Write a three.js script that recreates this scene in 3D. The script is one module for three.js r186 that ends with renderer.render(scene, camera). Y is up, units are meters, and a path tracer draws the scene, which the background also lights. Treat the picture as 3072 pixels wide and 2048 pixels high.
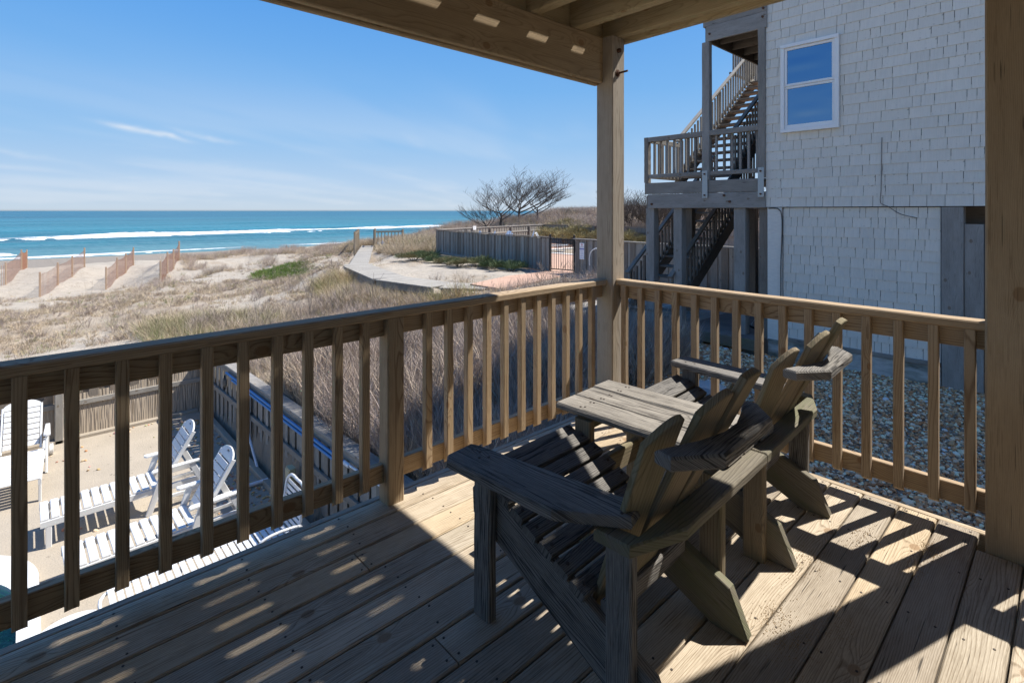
import * as THREE from 'three';
import { mergeGeometries } from 'three/addons/utils/BufferGeometryUtils.js';
import { FontLoader } from 'three/addons/loaders/FontLoader.js';
import { TextGeometry } from 'three/addons/geometries/TextGeometry.js';

/* ---------- seeded randomness and noise ---------- */
function mulberry(a) { return () => { a |= 0; a = a + 0x6D2B79F5 | 0; let t = Math.imul(a ^ a >>> 15, 1 | a); t = t + Math.imul(t ^ t >>> 7, 61 | t) ^ t; return ((t ^ t >>> 14) >>> 0) / 4294967296; }; }
const rnd = mulberry(20240611);
const rr = (a, b) => a + (b - a) * rnd();
const clamp = (x, a = 0, b = 1) => Math.min(b, Math.max(a, x));
const mix = (a, b, t) => a + (b - a) * t;
const sstep = (a, b, x) => { const t = clamp((x - a) / (b - a)); return t * t * (3 - 2 * t); };
function hash(x, y, s) { let h = Math.imul(x, 374761393) ^ Math.imul(y, 668265263) ^ Math.imul(s, 1274126177); h = Math.imul(h ^ h >>> 13, 1274126177); return ((h ^ h >>> 16) >>> 0) / 4294967296; }
function vnoise(x, y, s = 0, px = 0, py = 0) {
  const xi = Math.floor(x), yi = Math.floor(y), fx = x - xi, fy = y - yi;
  const u = fx * fx * (3 - 2 * fx), v = fy * fy * (3 - 2 * fy);
  const wx = i => px ? ((i % px) + px) % px : i, wy = i => py ? ((i % py) + py) % py : i;
  const a = hash(wx(xi), wy(yi), s), b = hash(wx(xi + 1), wy(yi), s), c = hash(wx(xi), wy(yi + 1), s), d = hash(wx(xi + 1), wy(yi + 1), s);
  return mix(mix(a, b, u), mix(c, d, u), v);
}
function fbm(x, y, s, o = 4) { let r = 0, a = .5, f = 1; for (let i = 0; i < o; i++) { r += a * vnoise(x * f, y * f, s + i); a *= .5; f *= 2.03; } return r / (1 - Math.pow(.5, o)); }

/* ---------- camera, sky, sun, exposure ---------- */
const W = 1024, H = 682;
const scene = new THREE.Scene();
const CAM_Y = 1.40;
const camera = new THREE.PerspectiveCamera(66.0, W / H, 0.05, 60000);
camera.position.set(0, CAM_Y, 0);
camera.rotation.set(0, -Math.atan(1460 / 1577), 0);
camera.setViewOffset(3072, 2048, 0, 392, 3072, 2048);
camera.updateProjectionMatrix();
scene.add(camera);

const SUN = new THREE.Vector3(.71, 1, .232).normalize();
const sun = new THREE.DirectionalLight(new THREE.Color(1, .955, .88), 5.0);
sun.position.copy(SUN).multiplyScalar(60); sun.target.position.set(4, -1, -10);
sun.position.add(sun.target.position);
sun.castShadow = true; sun.shadow.mapSize.set(4096, 4096); sun.shadow.radius = 1;
Object.assign(sun.shadow.camera, { left: -45, right: 45, top: 45, bottom: -45, near: 1, far: 160 });
scene.add(sun, sun.target);

{ // computed sky: clear blue, paler to the horizon, thin cirrus
  const SK = .625, w = 2048, h = 1024, d = new Float32Array(w * h * 4);
  const stops = [[-.02, .60, .70, .80], [.0, .58, .69, .80], [.05, .47, .645, .86], [.12, .32, .56, .87], [.22, .195, .46, .86], [.35, .115, .365, .83], [.55, .07, .27, .72], [1, .04, .16, .52]];
  for (let j = 0; j < h; j++) {
    const el = (j + .5) / h * Math.PI - Math.PI / 2, sy = Math.sin(el);
    let k = 0; while (k < stops.length - 2 && sy > stops[k + 1][0]) k++;
    const A = stops[k], B = stops[k + 1], t = clamp((sy - A[0]) / (B[0] - A[0]));
    for (let i = 0; i < w; i++) {
      const az = (i + .5) / w * Math.PI * 2 - Math.PI; // three: u = atan2(z, x) / 2pi + .5
      const c = Math.cos(el), dx = Math.cos(az) * c, dz = Math.sin(az) * c;
      let r = mix(A[1], B[1], t), g = mix(A[2], B[2], t), b = mix(A[3], B[3], t);
      const sd = Math.max(0, dx * SUN.x + sy * SUN.y + dz * SUN.z), gl = .16 * Math.pow(sd, 6) + .5 * Math.pow(sd, 60);
      r += gl; g += gl * .97; b += gl * .9;
      if (sy > .005) { // cirrus: streaks on a high plane, drawn out along one direction
        const q = 1 / (sy + .06), X = dx * q, Z = dz * q, a = .55;
        const U = X * Math.cos(a) - Z * Math.sin(a), V = X * Math.sin(a) + Z * Math.cos(a);
        const wv = fbm(U * .35 + 3, V * .35, 71, 3);
        let n = fbm(U * .38 + wv * 1.6, V * 1.7 + wv * 3.0, 40, 5);
        n = sstep(.56, .86, n) * sstep(.5, .62, fbm(X * .28 + 8, Z * .28, 90, 3));
        const low = sstep(.30, .02, sy), f = fbm(U * .3, V * 1.1, 55, 4);
        const veil = .26 * low * sstep(.42, .75, f) + n * .5 * sstep(.01, .08, sy) * sstep(.18, .11, sy);
        let wisp = 0; for (const [a0, s0, wa, ws, k] of [[-1.45, .126, .035, .0042, .62], [-1.405, .1185, .03, .003, .5], [-1.352, .121, .045, .0035, .34], [-1.62, .085, .10, .004, .22]]) { const da = az - a0, e = sy - s0 + .16 * da - .010 * (fbm(az * 40, sy * 90, 15, 3) - .5); wisp += k * Math.exp(-da * da / (wa * wa)) * Math.exp(-e * e / (ws * ws)) * (.55 + .9 * fbm(az * 55 + sy * 90, sy * 260, 16, 3)); }
        const m = clamp(veil + wisp, 0, .85); r = mix(r, .84, m); g = mix(g, .88, m); b = mix(b, .93, m);
      }
      if (sy < -.02) { const m = sstep(-.02, -.2, sy); r = mix(r, .25, m); g = mix(g, .27, m); b = mix(b, .28, m); }
      const o = (j * w + i) * 4; d[o] = r * SK; d[o + 1] = g * SK; d[o + 2] = b * SK; d[o + 3] = 1;
    }
  }
  const sky = new THREE.DataTexture(d, w, h, THREE.RGBAFormat, THREE.FloatType);
  sky.mapping = THREE.EquirectangularReflectionMapping; sky.magFilter = THREE.LinearFilter; sky.minFilter = THREE.LinearFilter; sky.needsUpdate = true;
  scene.background = sky; scene.environment = sky;
}
const renderer = new THREE.WebGLRenderer({ antialias: true });
renderer.setSize(W, H); renderer.toneMapping = THREE.LinearToneMapping; renderer.toneMappingExposure = 1.6;
renderer.shadowMap.enabled = true;

/* ---------- naming ---------- */
const used = new Map();
function numbered(n) { n = n.replace(/_\d{3}$/, ''); const k = used.get(n) || 0; used.set(n, k + 1); return k ? n + '_' + String(k).padStart(3, '0') : n; }
function tag(o, label, category, group) { if (label) o.userData.label = label; if (category) o.userData.category = category; if (group) o.userData.group = group; return o; }
function thing(name, label, category, pos = [0, 0, 0], turn = 0, group) {
  const g = new THREE.Group(); g.name = numbered(name); g.position.set(...pos); g.rotation.y = turn; scene.add(g); return tag(g, label, category, group);
}
function structure(name) { const g = new THREE.Group(); g.name = numbered(name); g.userData.kind = 'structure'; scene.add(g); return g; }
function part(name, geo, m, parent = scene, label) {
  const g = Array.isArray(geo) ? (geo.length > 1 ? mergeGeometries(geo) : geo[0]) : geo;
  const o = new THREE.Mesh(g, m); o.castShadow = o.receiveShadow = true; o.name = parent === scene ? numbered(name) : name; parent.add(o);
  if (label) o.userData.label = label; return o;
}
const stuff = o => { o.userData.kind = 'stuff'; return o; };

/* ---------- geometry helpers: chamfered timbers with grain along their length ---------- */
function prism(L, B, C, o = {}) {
  const r = Math.min(o.r ?? .003, B * .3, C * .3), seg = o.seg || 1, wob = o.wob || 0;
  const b = B / 2, c = C / 2;
  const P = [[b - r, c], [-b + r, c], [-b, c - r], [-b, -c + r], [-b + r, -c], [b - r, -c], [b, -c + r], [b, c - r]];
  const per = [0]; for (let i = 0; i < 8; i++) { const q = P[(i + 1) % 8], p = P[i]; per.push(per[i] + Math.hypot(q[0] - p[0], q[1] - p[1])); }
  const du = rnd(), dv = rnd(), pos = [], uv = [];
  const off = []; for (let s = 0; s <= seg; s++) off.push([(rnd() - .5) * wob, (rnd() - .5) * wob]);
  const pt = (s, i) => [(-.5 + s / seg) * L, P[i % 8][0] + off[s][0], P[i % 8][1] + off[s][1]];
  const US = .5, VS = 2;
  for (let s = 0; s < seg; s++) for (let i = 0; i < 8; i++) {
    const a = pt(s, i), e = pt(s, i + 1), f = pt(s + 1, i + 1), g = pt(s + 1, i);
    const U = q => q[0] * US + du, v0 = per[i] * VS + dv, v1 = per[i + 1] * VS + dv;
    pos.push(...a, ...e, ...f, ...a, ...f, ...g); uv.push(U(a), v0, U(e), v1, U(f), v1, U(a), v0, U(f), v1, U(g), v0);
  }
  for (const [s, sg] of [[0, -1], [seg, 1]]) for (let i = 1; i < 7; i++) {
    const a = pt(s, 0), e = pt(s, i), f = pt(s, i + 1), Q = sg > 0 ? [a, e, f] : [a, f, e];
    for (const q of Q) { pos.push(...q); uv.push(q[1] * .5 + du, q[2] * 4 + dv); }
  }
  const g = new THREE.BufferGeometry();
  g.setAttribute('position', new THREE.Float32BufferAttribute(pos, 3)); g.setAttribute('uv', new THREE.Float32BufferAttribute(uv, 2)); g.computeVertexNormals();
  return g;
}
const basis = { x: new THREE.Matrix4(), y: new THREE.Matrix4().makeBasis(new THREE.Vector3(0, 1, 0), new THREE.Vector3(0, 0, 1), new THREE.Vector3(1, 0, 0)), z: new THREE.Matrix4().makeBasis(new THREE.Vector3(0, 0, 1), new THREE.Vector3(1, 0, 0), new THREE.Vector3(0, 1, 0)) };
function bx(x0, x1, y0, y1, z0, z1, grain = 'x', o = {}) {
  const dx = x1 - x0, dy = y1 - y0, dz = z1 - z0, D = grain === 'x' ? [dx, dy, dz] : grain === 'y' ? [dy, dz, dx] : [dz, dx, dy];
  return prism(...D, o).applyMatrix4(basis[grain]).translate((x0 + x1) / 2, (y0 + y1) / 2, (z0 + z1) / 2);
}
const V = (x, y, z) => new THREE.Vector3(x, y, z);
function frame(p, q, up) { const a = q.clone().sub(p).normalize(), b = up.clone().addScaledVector(a, -up.dot(a)).normalize(), c = a.clone().cross(b); return [a, b, c]; }
function bar(p, q, B, C, o = {}) { // B across 'up', C across the third way
  const [a, b, c] = frame(p, q, o.up || V(0, 1, 0)), m = p.clone().add(q).multiplyScalar(.5);
  return prism(p.distanceTo(q), B, C, o).applyMatrix4(new THREE.Matrix4().makeBasis(a, b, c).setPosition(m));
}
function tubeAlong(pts, r, sides = 8, n = 24) { return new THREE.TubeGeometry(new THREE.CatmullRomCurve3(pts.map(p => V(...p))), n, r, sides).toNonIndexed(); }
function rod(p, q, r0, r1 = r0, sides = 6, cap = true) {
  const d = q.clone().sub(p), L = d.length(), g = new THREE.CylinderGeometry(r1, r0, L, sides, 1, !cap).toNonIndexed();
  return g.applyQuaternion(new THREE.Quaternion().setFromUnitVectors(V(0, 1, 0), d.normalize())).translate((p.x + q.x) / 2, (p.y + q.y) / 2, (p.z + q.z) / 2);
}
function slab(points, thick, bevel = .004) { // polygon in (x, -z) laid flat: top at y = 0
  const s = new THREE.Shape(points.map(p => new THREE.Vector2(p[0], -p[1])));
  const g = new THREE.ExtrudeGeometry(s, { depth: thick - 2 * bevel, bevelEnabled: bevel > 0, bevelThickness: bevel, bevelSize: bevel, bevelOffset: -bevel, bevelSegments: 1, curveSegments: 20 });
  g.rotateX(-Math.PI / 2).translate(0, -thick + bevel, 0); return g;
}
function sideShape(points, thick, bevel = .004) { // polygon in (z, y), extruded along x, centred
  const s = new THREE.Shape(points.map(p => new THREE.Vector2(-p[0], p[1])));
  const g = new THREE.ExtrudeGeometry(s, { depth: thick - 2 * bevel, bevelEnabled: bevel > 0, bevelThickness: bevel, bevelSize: bevel, bevelOffset: -bevel, bevelSegments: 1 });
  g.translate(0, 0, -thick / 2 + bevel).rotateY(Math.PI / 2); return g;
}
function planarUV(g, f) { const p = g.attributes.position, uv = []; for (let i = 0; i < p.count; i++) uv.push(...f(p.getX(i), p.getY(i), p.getZ(i))); g.setAttribute('uv', new THREE.Float32BufferAttribute(uv, 2)); return g; }

/* ---------- textures ---------- */
const toS = c => c <= .0031308 ? 12.92 * c : 1.055 * Math.pow(c, 1 / 2.4) - .055;
function dataTex(w, h, fn, srgb) {
  const d = new Uint8Array(w * h * 4);
  for (let j = 0; j < h; j++) for (let i = 0; i < w; i++) { const c = fn(i / w, j / h, i, j), o = (j * w + i) * 4; for (let k = 0; k < 3; k++) d[o + k] = 255 * clamp(srgb ? toS(clamp(c[k])) : c[k]); d[o + 3] = 255; }
  const t = new THREE.DataTexture(d, w, h); t.wrapS = t.wrapT = THREE.RepeatWrapping; t.magFilter = THREE.LinearFilter; t.minFilter = THREE.LinearMipmapLinearFilter; t.generateMipmaps = true;
  if (srgb) t.colorSpace = THREE.SRGBColorSpace; t.needsUpdate = true; return t;
}
// wood: 2 m along u, 0.5 m across v; growth rings bent round knots, fibres, splits
function wood({ seed, light, dark, rings = 26, ringAmt = .55, fibre = .35, splits = .5, knots = 5, stain = .3, moss = 0, bump = .0015, rough = .85, warp = 9, size = 0, lines = .28 }) {
  const w = size || 768, h = w / 2, R = mulberry(seed), K = [];
  for (let i = 0; i < knots; i++) K.push([R(), R(), .010 + .014 * R()]);
  const hgt = new Float32Array(w * h), col = new Float32Array(w * h * 3);
  for (let j = 0; j < h; j++) for (let i = 0; i < w; i++) {
    const u = i / w, v = j / h;
    let q = v * rings + warp * (vnoise(u * 2, v * 5, seed, 2, 5) - .5) + warp * .22 * (vnoise(u * 9, v * 14, seed + 1, 9, 14) - .5), kn = 0;
    for (const k of K) {
      let du = u - k[0], dv = v - k[1]; du -= Math.round(du); dv -= Math.round(dv); du *= 2; dv *= .5;
      const d = Math.sqrt(du * du * .16 + dv * dv) / k[2]; // knots are drawn out along the grain
      q += 3.5 * Math.exp(-d * d * .3) * Math.sign(dv || 1); const e = Math.sqrt(du * du * .5 + dv * dv) / k[2]; if (e < 1.15) { kn = Math.max(kn, sstep(1.15, .8, e)); q = mix(q, e * 4, sstep(1.15, .9, e)); }
    }
    const s = q - Math.floor(q), ring = s < .72 ? s / .72 * .55 : mix(.55, 1, Math.sin((s - .72) / .28 * Math.PI)) * (s < .86 ? 1 : 1), late = Math.pow(ring, 2);
    const fib = vnoise(u * 40, v * 420, seed + 2, 40, 420) * .6 + vnoise(u * 130, v * 380, seed + 3, 130, 380) * .4;
    const st = fbm2(u, v, seed + 4);
    let sp = vnoise(u * 9, v * 130, seed + 7, 9, 130); sp = sstep(1 - .10 * splits, 1 - .035 * splits, sp) * sstep(.35, .6, vnoise(u * 14, v * 20, seed + 8, 14, 20));
    let t = clamp(late * ringAmt + (fib - .5) * fibre + (st - .5) * stain + .22);
    t = Math.max(t, kn * .6); const line = sstep(.62, .80, vnoise(u * 22, v * 190, seed + 21, 22, 190)) * sstep(.3, .7, vnoise(u * 6, v * 24, seed + 22, 6, 24)); t = clamp(t + line * lines);
    const o = (j * w + i), hh = clamp(.75 - late * -.12 - (fib - .5) * .5 - sp * .9 + late * .2);
    hgt[o] = hh;
    const g = moss ? sstep(.52 - moss * .25, .75 - moss * .15, fbm2(u * 1, v * 1, seed + 12) * .7 + fib * .3) * moss : 0;
    for (let k = 0; k < 3; k++) { let c = mix(light[k], dark[k], t); c = mix(c, c * [1.05, .82, .62][k] * .8, kn * .6); c *= mix(1, .22, sp); c = mix(c, [.115, .135, .045][k] * (.6 + .8 * fib), g); col[o * 3 + k] = c; }
  }
  const map = dataTex(w, h, (u, v, i, j) => { const o = (j * w + i) * 3; return [col[o], col[o + 1], col[o + 2]]; }, true);
  const bm = dataTex(w, h, (u, v, i, j) => { const x = hgt[j * w + i]; return [x, x, x]; }, false);
  return new THREE.MeshStandardMaterial({ map, bumpMap: bm, bumpScale: bump, roughness: rough, metalness: 0 });
}
function fbm2(u, v, s) { return vnoise(u * 5, v * 4, s, 5, 4) * .5 + vnoise(u * 11, v * 9, s + 1, 11, 9) * .3 + vnoise(u * 31, v * 24, s + 2, 31, 24) * .2; }
const tint = (m, r, g, b) => { const n = m.clone(); n.color.setRGB(r, g, b); return n; };
const flat = (r, g, b, rough = .8, o = {}) => { const m = new THREE.MeshStandardMaterial({ roughness: rough, metalness: 0, ...o }); m.color.setRGB(r, g, b); return m; };

const M = {};
M.deck = wood({ seed: 11, size: 1024, light: [.60, .505, .38], dark: [.19, .135, .08], rings: 62, ringAmt: .5, fibre: .5, splits: 1, knots: 3, stain: .6, bump: .002, lines: .38 });
M.deckB = tint(M.deck, .84, .86, .88); M.deckC = tint(M.deck, 1.0, .95, .86); M.deckD = tint(M.deck, .72, .73, .76);
M.rail = wood({ seed: 23, light: [.50, .375, .235], dark: [.205, .125, .065], rings: 50, warp: 10, ringAmt: .6, lines: .45, fibre: .25, splits: .35, knots: 4, stain: .3, bump: .001 });
M.postBrown = wood({ seed: 139, light: [.40, .305, .195], dark: [.20, .14, .08], rings: 74, warp: 7, ringAmt: .35, fibre: .4, splits: .9, knots: 3, stain: .7, bump: .0015, lines: .35 });
M.railB = tint(M.rail, .88, .9, .92); M.railC = tint(M.rail, 1.0, 1.02, 1.06);
M.roof = wood({ seed: 31, light: [.58, .46, .27], dark: [.28, .20, .10], rings: 30, warp: 10, ringAmt: .4, splits: .25, knots: 4, stain: .5, bump: .0008 });
M.beam = tint(M.roof, .84, .78, .78);
M.post = wood({ seed: 43, light: [.48, .41, .32], dark: [.20, .155, .11], rings: 56, ringAmt: .45, splits: .8, knots: 4, stain: .4, bump: .0015 });
M.grey = wood({ seed: 57, light: [.36, .335, .30], dark: [.15, .135, .115], rings: 60, ringAmt: .4, fibre: .45, splits: .8, knots: 4, stain: .6, bump: .0015 });
M.greyB = tint(M.grey, .85, .83, .80); M.greyC = tint(M.grey, .70, .64, .58); M.greyD = tint(M.grey, 1.12, 1.12, 1.1); M.greyDark = tint(M.grey, .42, .40, .39);
M.chair = wood({ seed: 67, size: 1024, light: [.27, .25, .225], dark: [.035, .031, .028], rings: 66, ringAmt: .75, fibre: .7, lines: .6, splits: 1.3, knots: 3, stain: .6, bump: .003 });
M.chairB = tint(M.chair, .8, .8, .8);
M.moss = wood({ seed: 71, light: [.225, .195, .145], dark: [.06, .05, .036], rings: 56, ringAmt: .5, fibre: .4, splits: .8, knots: 3, stain: .5, moss: .42, bump: .002 });
M.chairIn = wood({ seed: 79, light: [.30, .235, .15], dark: [.10, .075, .045], rings: 50, ringAmt: .5, fibre: .35, splits: .6, knots: 2, stain: .5, moss: .25, bump: .0015 });
M.nail = flat(.05, .035, .025, .7); M.rust = flat(.12, .055, .03, .8, { metalness: .3 });
{ // painted shingle face: grey-green paint, vertical saw grain, scuffs
  const map = dataTex(512, 512, (u, v) => { const g = vnoise(u * 160, v * 10, 5, 160, 10), s = fbm2(u, v, 8), k = sstep(.83, .9, vnoise(u * 46, v * 46, 14, 46, 46)) * sstep(.55, .75, s); const f = .92 + .10 * g + .12 * (s - .5); return [f * mix(1, .62, k), f * mix(1, .62, k), f * mix(1, .6, k)]; }, true);
  const bump = dataTex(256, 256, (u, v) => { const x = vnoise(u * 128, v * 6, 6, 128, 6); return [x, x, x]; });
  M.shingle = new THREE.MeshStandardMaterial({ map, bumpMap: bump, bumpScale: .0012, roughness: .75 }); M.shingle.color.setRGB(.72, .675, .585);
  M.shingleB = M.shingle.clone(); M.shingleB.color.setRGB(.69, .65, .565); M.shingleC = M.shingle.clone(); M.shingleC.color.setRGB(.745, .70, .61);
  M.paint = M.shingle.clone(); M.paint.color.setRGB(.76, .72, .64);
}
M.white = flat(.82, .81, .78, .45); M.plastic = flat(.70, .70, .69, .38); M.strap = flat(.68, .69, .70, .4);
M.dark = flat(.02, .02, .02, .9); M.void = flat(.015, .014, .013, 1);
M.iron = flat(.012, .012, .014, .5, { metalness: .3 }); M.galv = flat(.42, .45, .44, .6, { metalness: .5 });
M.blue = flat(.05, .21, .46, .4); M.alu = flat(.72, .74, .77, .35, { metalness: .4 }); M.pale = flat(.70, .71, .74, .5);

/* =================== OUR PORCH =================== */
const pick = a => a[Math.floor(rnd() * a.length)];
{
  const deck = structure('porch_floor');
  const PITCH = .1443, Z0 = -2.3095; // outer edge of the first board
  const nails = [];
  for (let k = 0; k < 27; k++) {
    const z0 = Z0 + k * PITCH + (k === 0 ? 0 : .0), z1 = Z0 + (k + 1) * PITCH - .0055 - .002 * rnd();
    if (z1 > 1.62) break;
    const xe = k === 0 ? 2.948 : 3.043 + rr(-.005, .006), y = -.0012 * rnd();
    let xend = xe; if (z1 > -.27 && z0 < -.07) xend = 2.886;
    const joint = k % 4 === 2 ? .985 : k % 4 === 0 ? -1.42 : null, cuts = joint === null ? [-3.2, xend] : [-3.2, joint, xend];
    const mats = [M.deck, M.deckB, M.deckC, M.deck, M.deckD];
    for (let c = 0; c + 1 < cuts.length; c++) {
      const a = cuts[c] + (c ? .003 : 0), b = cuts[c + 1] - (c + 2 < cuts.length ? .003 : 0);
      part('floor_board', bx(a, b, -.036, y, z0, z1, 'x', { r: .006, seg: 8, wob: .0012 }), pick(mats), deck);
    }
    for (let jx = -1.40; jx < xend; jx += .4066) for (const f of [.2, .8]) for (const e of joint !== null && Math.abs(jx - joint) < .3 ? [-.022, .022] : [0]) nails.push(new THREE.CylinderGeometry(.0042, .0042, .003, 6).translate(joint !== null && Math.abs(jx - joint) < .3 ? joint + e : jx + .0 + rr(-.012, .012), y + .0002, mix(z0, z1, f) + rr(-.008, .008)));
    if (xend > 3) for (const f of [.22, .8]) nails.push(new THREE.CylinderGeometry(.0048, .0048, .003, 6).translate(xend - .026 + rr(-.006, .006), y + .0003, mix(z0, z1, f)));
  }
  stuff(part('nail_head', nails, M.nail, deck));
  part('rim_board', bx(-3.2, 2.950, -.24, -.004, -2.354, -2.316, 'x', { r: .004, seg: 8, wob: .001 }), M.deckD, deck);
  part('rim_board', bx(3.052, 3.091, -.24, -.003, -2.172, 1.6, 'z', { r: .004, seg: 8, wob: .001 }), M.deckC, deck);
  for (let x = -2.6; x < 3; x += .4066) part('floor_joist', bx(x - .019, x + .019, -.27, -.040, -2.31, 1.6, 'z'), M.greyC, deck);
  // sand caught on the boards beside the chair legs and along the joints
  const sand = [], R = mulberry(5);
  for (const [x, z, n, s] of [[2.28, -.76, 260, .07], [1.84, -.62, 260, .06], [2.62, -.63, 220, .06], [2.74, -.42, 240, .035], [2.55, -.44, 120, .04], [1.9, -.72, 200, .05], [2.0, -.55, 130, .05]]) for (let i = 0; i < n; i++) {
    const a = (R() + R() + R() - 1.5) * 1.5 * s * 1.6, b = (R() + R() + R() - 1.5) * s * 1.1, q = .0012 + .0016 * R();
    sand.push(new THREE.TetrahedronGeometry(q).rotateY(R() * 6).translate(x + a, .0012, z + b));
  }
  stuff(part('loose_sand', sand, flat(.42, .29, .15, 1), deck));
}
function railing(name, label, axis, at, from, to, balusters, capEnds, newels, mats) {
  // axis 'x': runs along x at z = at (inner face of the balusters); axis 'z': runs along z at x = at
  const t = thing(name, label, 'railing', axis === 'x' ? [(from + to) / 2, 0, at] : [at, 0, (from + to) / 2]);
  const ox = t.position.x, oz = t.position.z;
  const B = (a0, a1, y0, y1, d0, d1, g, o) => (axis === 'x' ? bx(a0, a1, y0, y1, at - d1, at - d0, g === 'L' ? 'x' : g, o) : bx(at + d0, at + d1, y0, y1, a0, a1, g === 'L' ? 'z' : g, o)).translate(-ox, 0, -oz);
  const segs = newels.length ? [[from, newels[0] - .0445], [newels[0] + .0445, to]] : [[from, to]];
  for (const [a, b] of segs) {
    part('upper_rail', B(a, b, .799, .8865, .038, .076, 'L', { seg: 6, wob: .001 }), mats[0], t);
    part('lower_rail', B(a, b, .097, .185, .038, .076, 'L', { seg: 6, wob: .001 }), mats[0], t);
  }
  part('cap_rail', B(capEnds[0], capEnds[1], .888, .926, -.009, .083, 'L', { r: .006, seg: 14, wob: .0016 }), mats[1], t);
  for (const n of newels) part('newel_post', B(n - .0445, n + .0445, -.30, .886, -.005, .084, 'y', { r: .006, seg: 3, wob: .001 }), M.railB, t);
  for (const b of balusters) {
    const g = B(b - .019, b + .019, .082, .8862, 0, .0375, 'y', { r: .003, seg: 5, wob: .0012 }), p = g.attributes.position;
    for (let i = 0; i < p.count; i++) if (p.getY(i) < .1) { const out = axis === 'x' ? (p.getZ(i) + oz < at - .02) : (p.getX(i) + ox > at + .02); if (!out) p.setY(i, .104); } // angled foot
    g.computeVertexNormals(); part('baluster', g, pick(mats[2]), t);
  }
  return t;
}
{
  const bs = []; for (let k = -24; k < 10; k++) bs.push(.003 + .1296 * k - .019 + rr(-.004, .004)); for (let j = 0; j < 11; j++) bs.push(1.512 + .1325 * j - .019 + rr(-.003, .003));
  railing('front_railing', 'long wooden porch railing facing the sea, with a square post part way along', 'x', -2.229, -3.2, 2.955, bs, [-3.2, 2.972], [1.303], [M.rail, M.railC, [M.rail, M.railB, M.railC]]);
  const zs = [-2.14, -2.009, -1.878, -1.754, -1.624, -1.496, -1.367, -1.239, -1.112, -.983, -.852, -.725, -.597, -.467, -.341].map(z => z + .019);
  railing('side_railing', 'short sunlit porch railing between the corner post and the wide right post', 'z', 3.0, -2.176, -.264, zs, [-2.178, -.262], [], [M.rail, M.rail, [M.rail, M.rail, M.railC]]);
  const z2 = []; for (let z = .01; z < 1.55; z += .131) z2.push(z);
  railing('side_railing', 'porch railing beyond the wide right post, outside the picture', 'z', 3.0, -.078, 1.58, z2, [-.08, 1.58], [], [M.rail, M.rail, [M.rail, M.railB]]);
  const cp = thing('porch_post', 'tall weathered square corner post where the two porch railings meet', 'post', [3.025, 0, -2.246]);
  part('shaft', bx(-.07, .07, -2.0, 2.604, -.07, .07, 'y', { r: .007, seg: 12, wob: .003 }), M.post, cp);
  const bolt = (y, x) => { part('bolt', [rod(V(x, y, .068), V(x + .004, y + .004, .150), .0075, .0075, 8), rod(V(x, y, .0705), V(x, y, .083), .017, .016, 6)], M.rust, cp); part('washer', rod(V(x, y, .0695), V(x, y, .074), .026, .026, 12), M.rust, cp); };
  bolt(2.352, -.012); part('bolt', [rod(V(-.01, 2.508, .068), V(-.01, 2.508, .092), .016, .016, 6)], M.rust, cp);
  const rp = thing('porch_post', 'wide brown square post at the right edge of the picture, standing on the deck', 'post', [2.99, 0, -.171]);
  part('shaft', bx(-.097, .1, -2.0, 2.604, -.093, .093, 'y', { r: .008, seg: 10, wob: .003 }), M.postBrown, rp);
  const op = thing('porch_post', 'square porch post behind the viewer carrying the upper deck', 'post', [3.02, 0, 1.58]);
  part('shaft', bx(-.07, .07, -2, 2.604, 0, .14, 'y'), M.post, op);
}
{ // header beam and the upper deck
  const bm = thing('header_beam', 'heavy doubled timber beam across the top, ending at the corner post', 'beam', [0, 2.29, -2.257]);
  part('ply', bx(-4, 2.952, .003, .3135, -.038, 0, 'x', { r: .005, seg: 8, wob: .0015 }), M.beam, bm);
  part('ply', bx(-4, 2.954, -.011, .3135, -.078, -.040, 'x', { r: .006, seg: 8, wob: .002 }), M.beam, bm);
  const up = thing('upper_deck', 'underside of the wooden deck overhead, with doubled joists', 'deck', [0, 2.607, 0]);
  const nailsU = [];
  for (let x = 2.692; x > -4; x -= .4066) { part('joist', bx(x - .038, x - .001, 0, .235, -2.30, 1.7, 'z', { seg: 4, wob: .001 }), pick([M.roof, M.roof]), up); part('joist', bx(x + .001, x + .038, .0, .235, -2.30, 1.7, 'z', { seg: 4, wob: .001 }), M.roof, up); }
  part('rim_joist', bx(3.013, 3.05, 0, .235, -2.335, 1.7, 'z', { seg: 4, wob: .001 }), M.roof, up);
  part('rim_joist', bx(3.052, 3.090, .0, .235, -2.335, 1.7, 'z', { seg: 4, wob: .001 }), M.roof, up);
  part('fascia', bx(3.092, 3.13, -.028, .275, -2.376, 1.7, 'z', { seg: 4, wob: .001 }), M.roof, up);
  part('rim_joist', bx(-4, 3.01, .001, .235, -2.338, -2.302, 'x', { seg: 4, wob: .001 }), M.roof, up);
  for (let k = 0; k < 28; k++) { // boards with open gaps that let slivers of sun through
    const z0 = Math.max(-2.376, -2.448 + k * .1443), z1 = -2.448 + (k + 1) * .1443 - (k === 1 ? .0135 : k % 3 === 2 ? .0110 : k % 3 === 1 ? .0092 : .0074) - .0016 * rnd();
    part('upper_board', bx(-4, 3.13, .2365, .264, z0, z1, 'x', { r: .003, seg: 6, wob: .001 }), M.greyC, up);
  }
  const hw = thing('house_wall', 'wall of our own house behind the viewer', 'wall', [0, 0, 1.75]);
  part('wall', bx(-8, 3.1, -3, 7, 0, .2, 'x'), M.shingle, hw);
}

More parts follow.
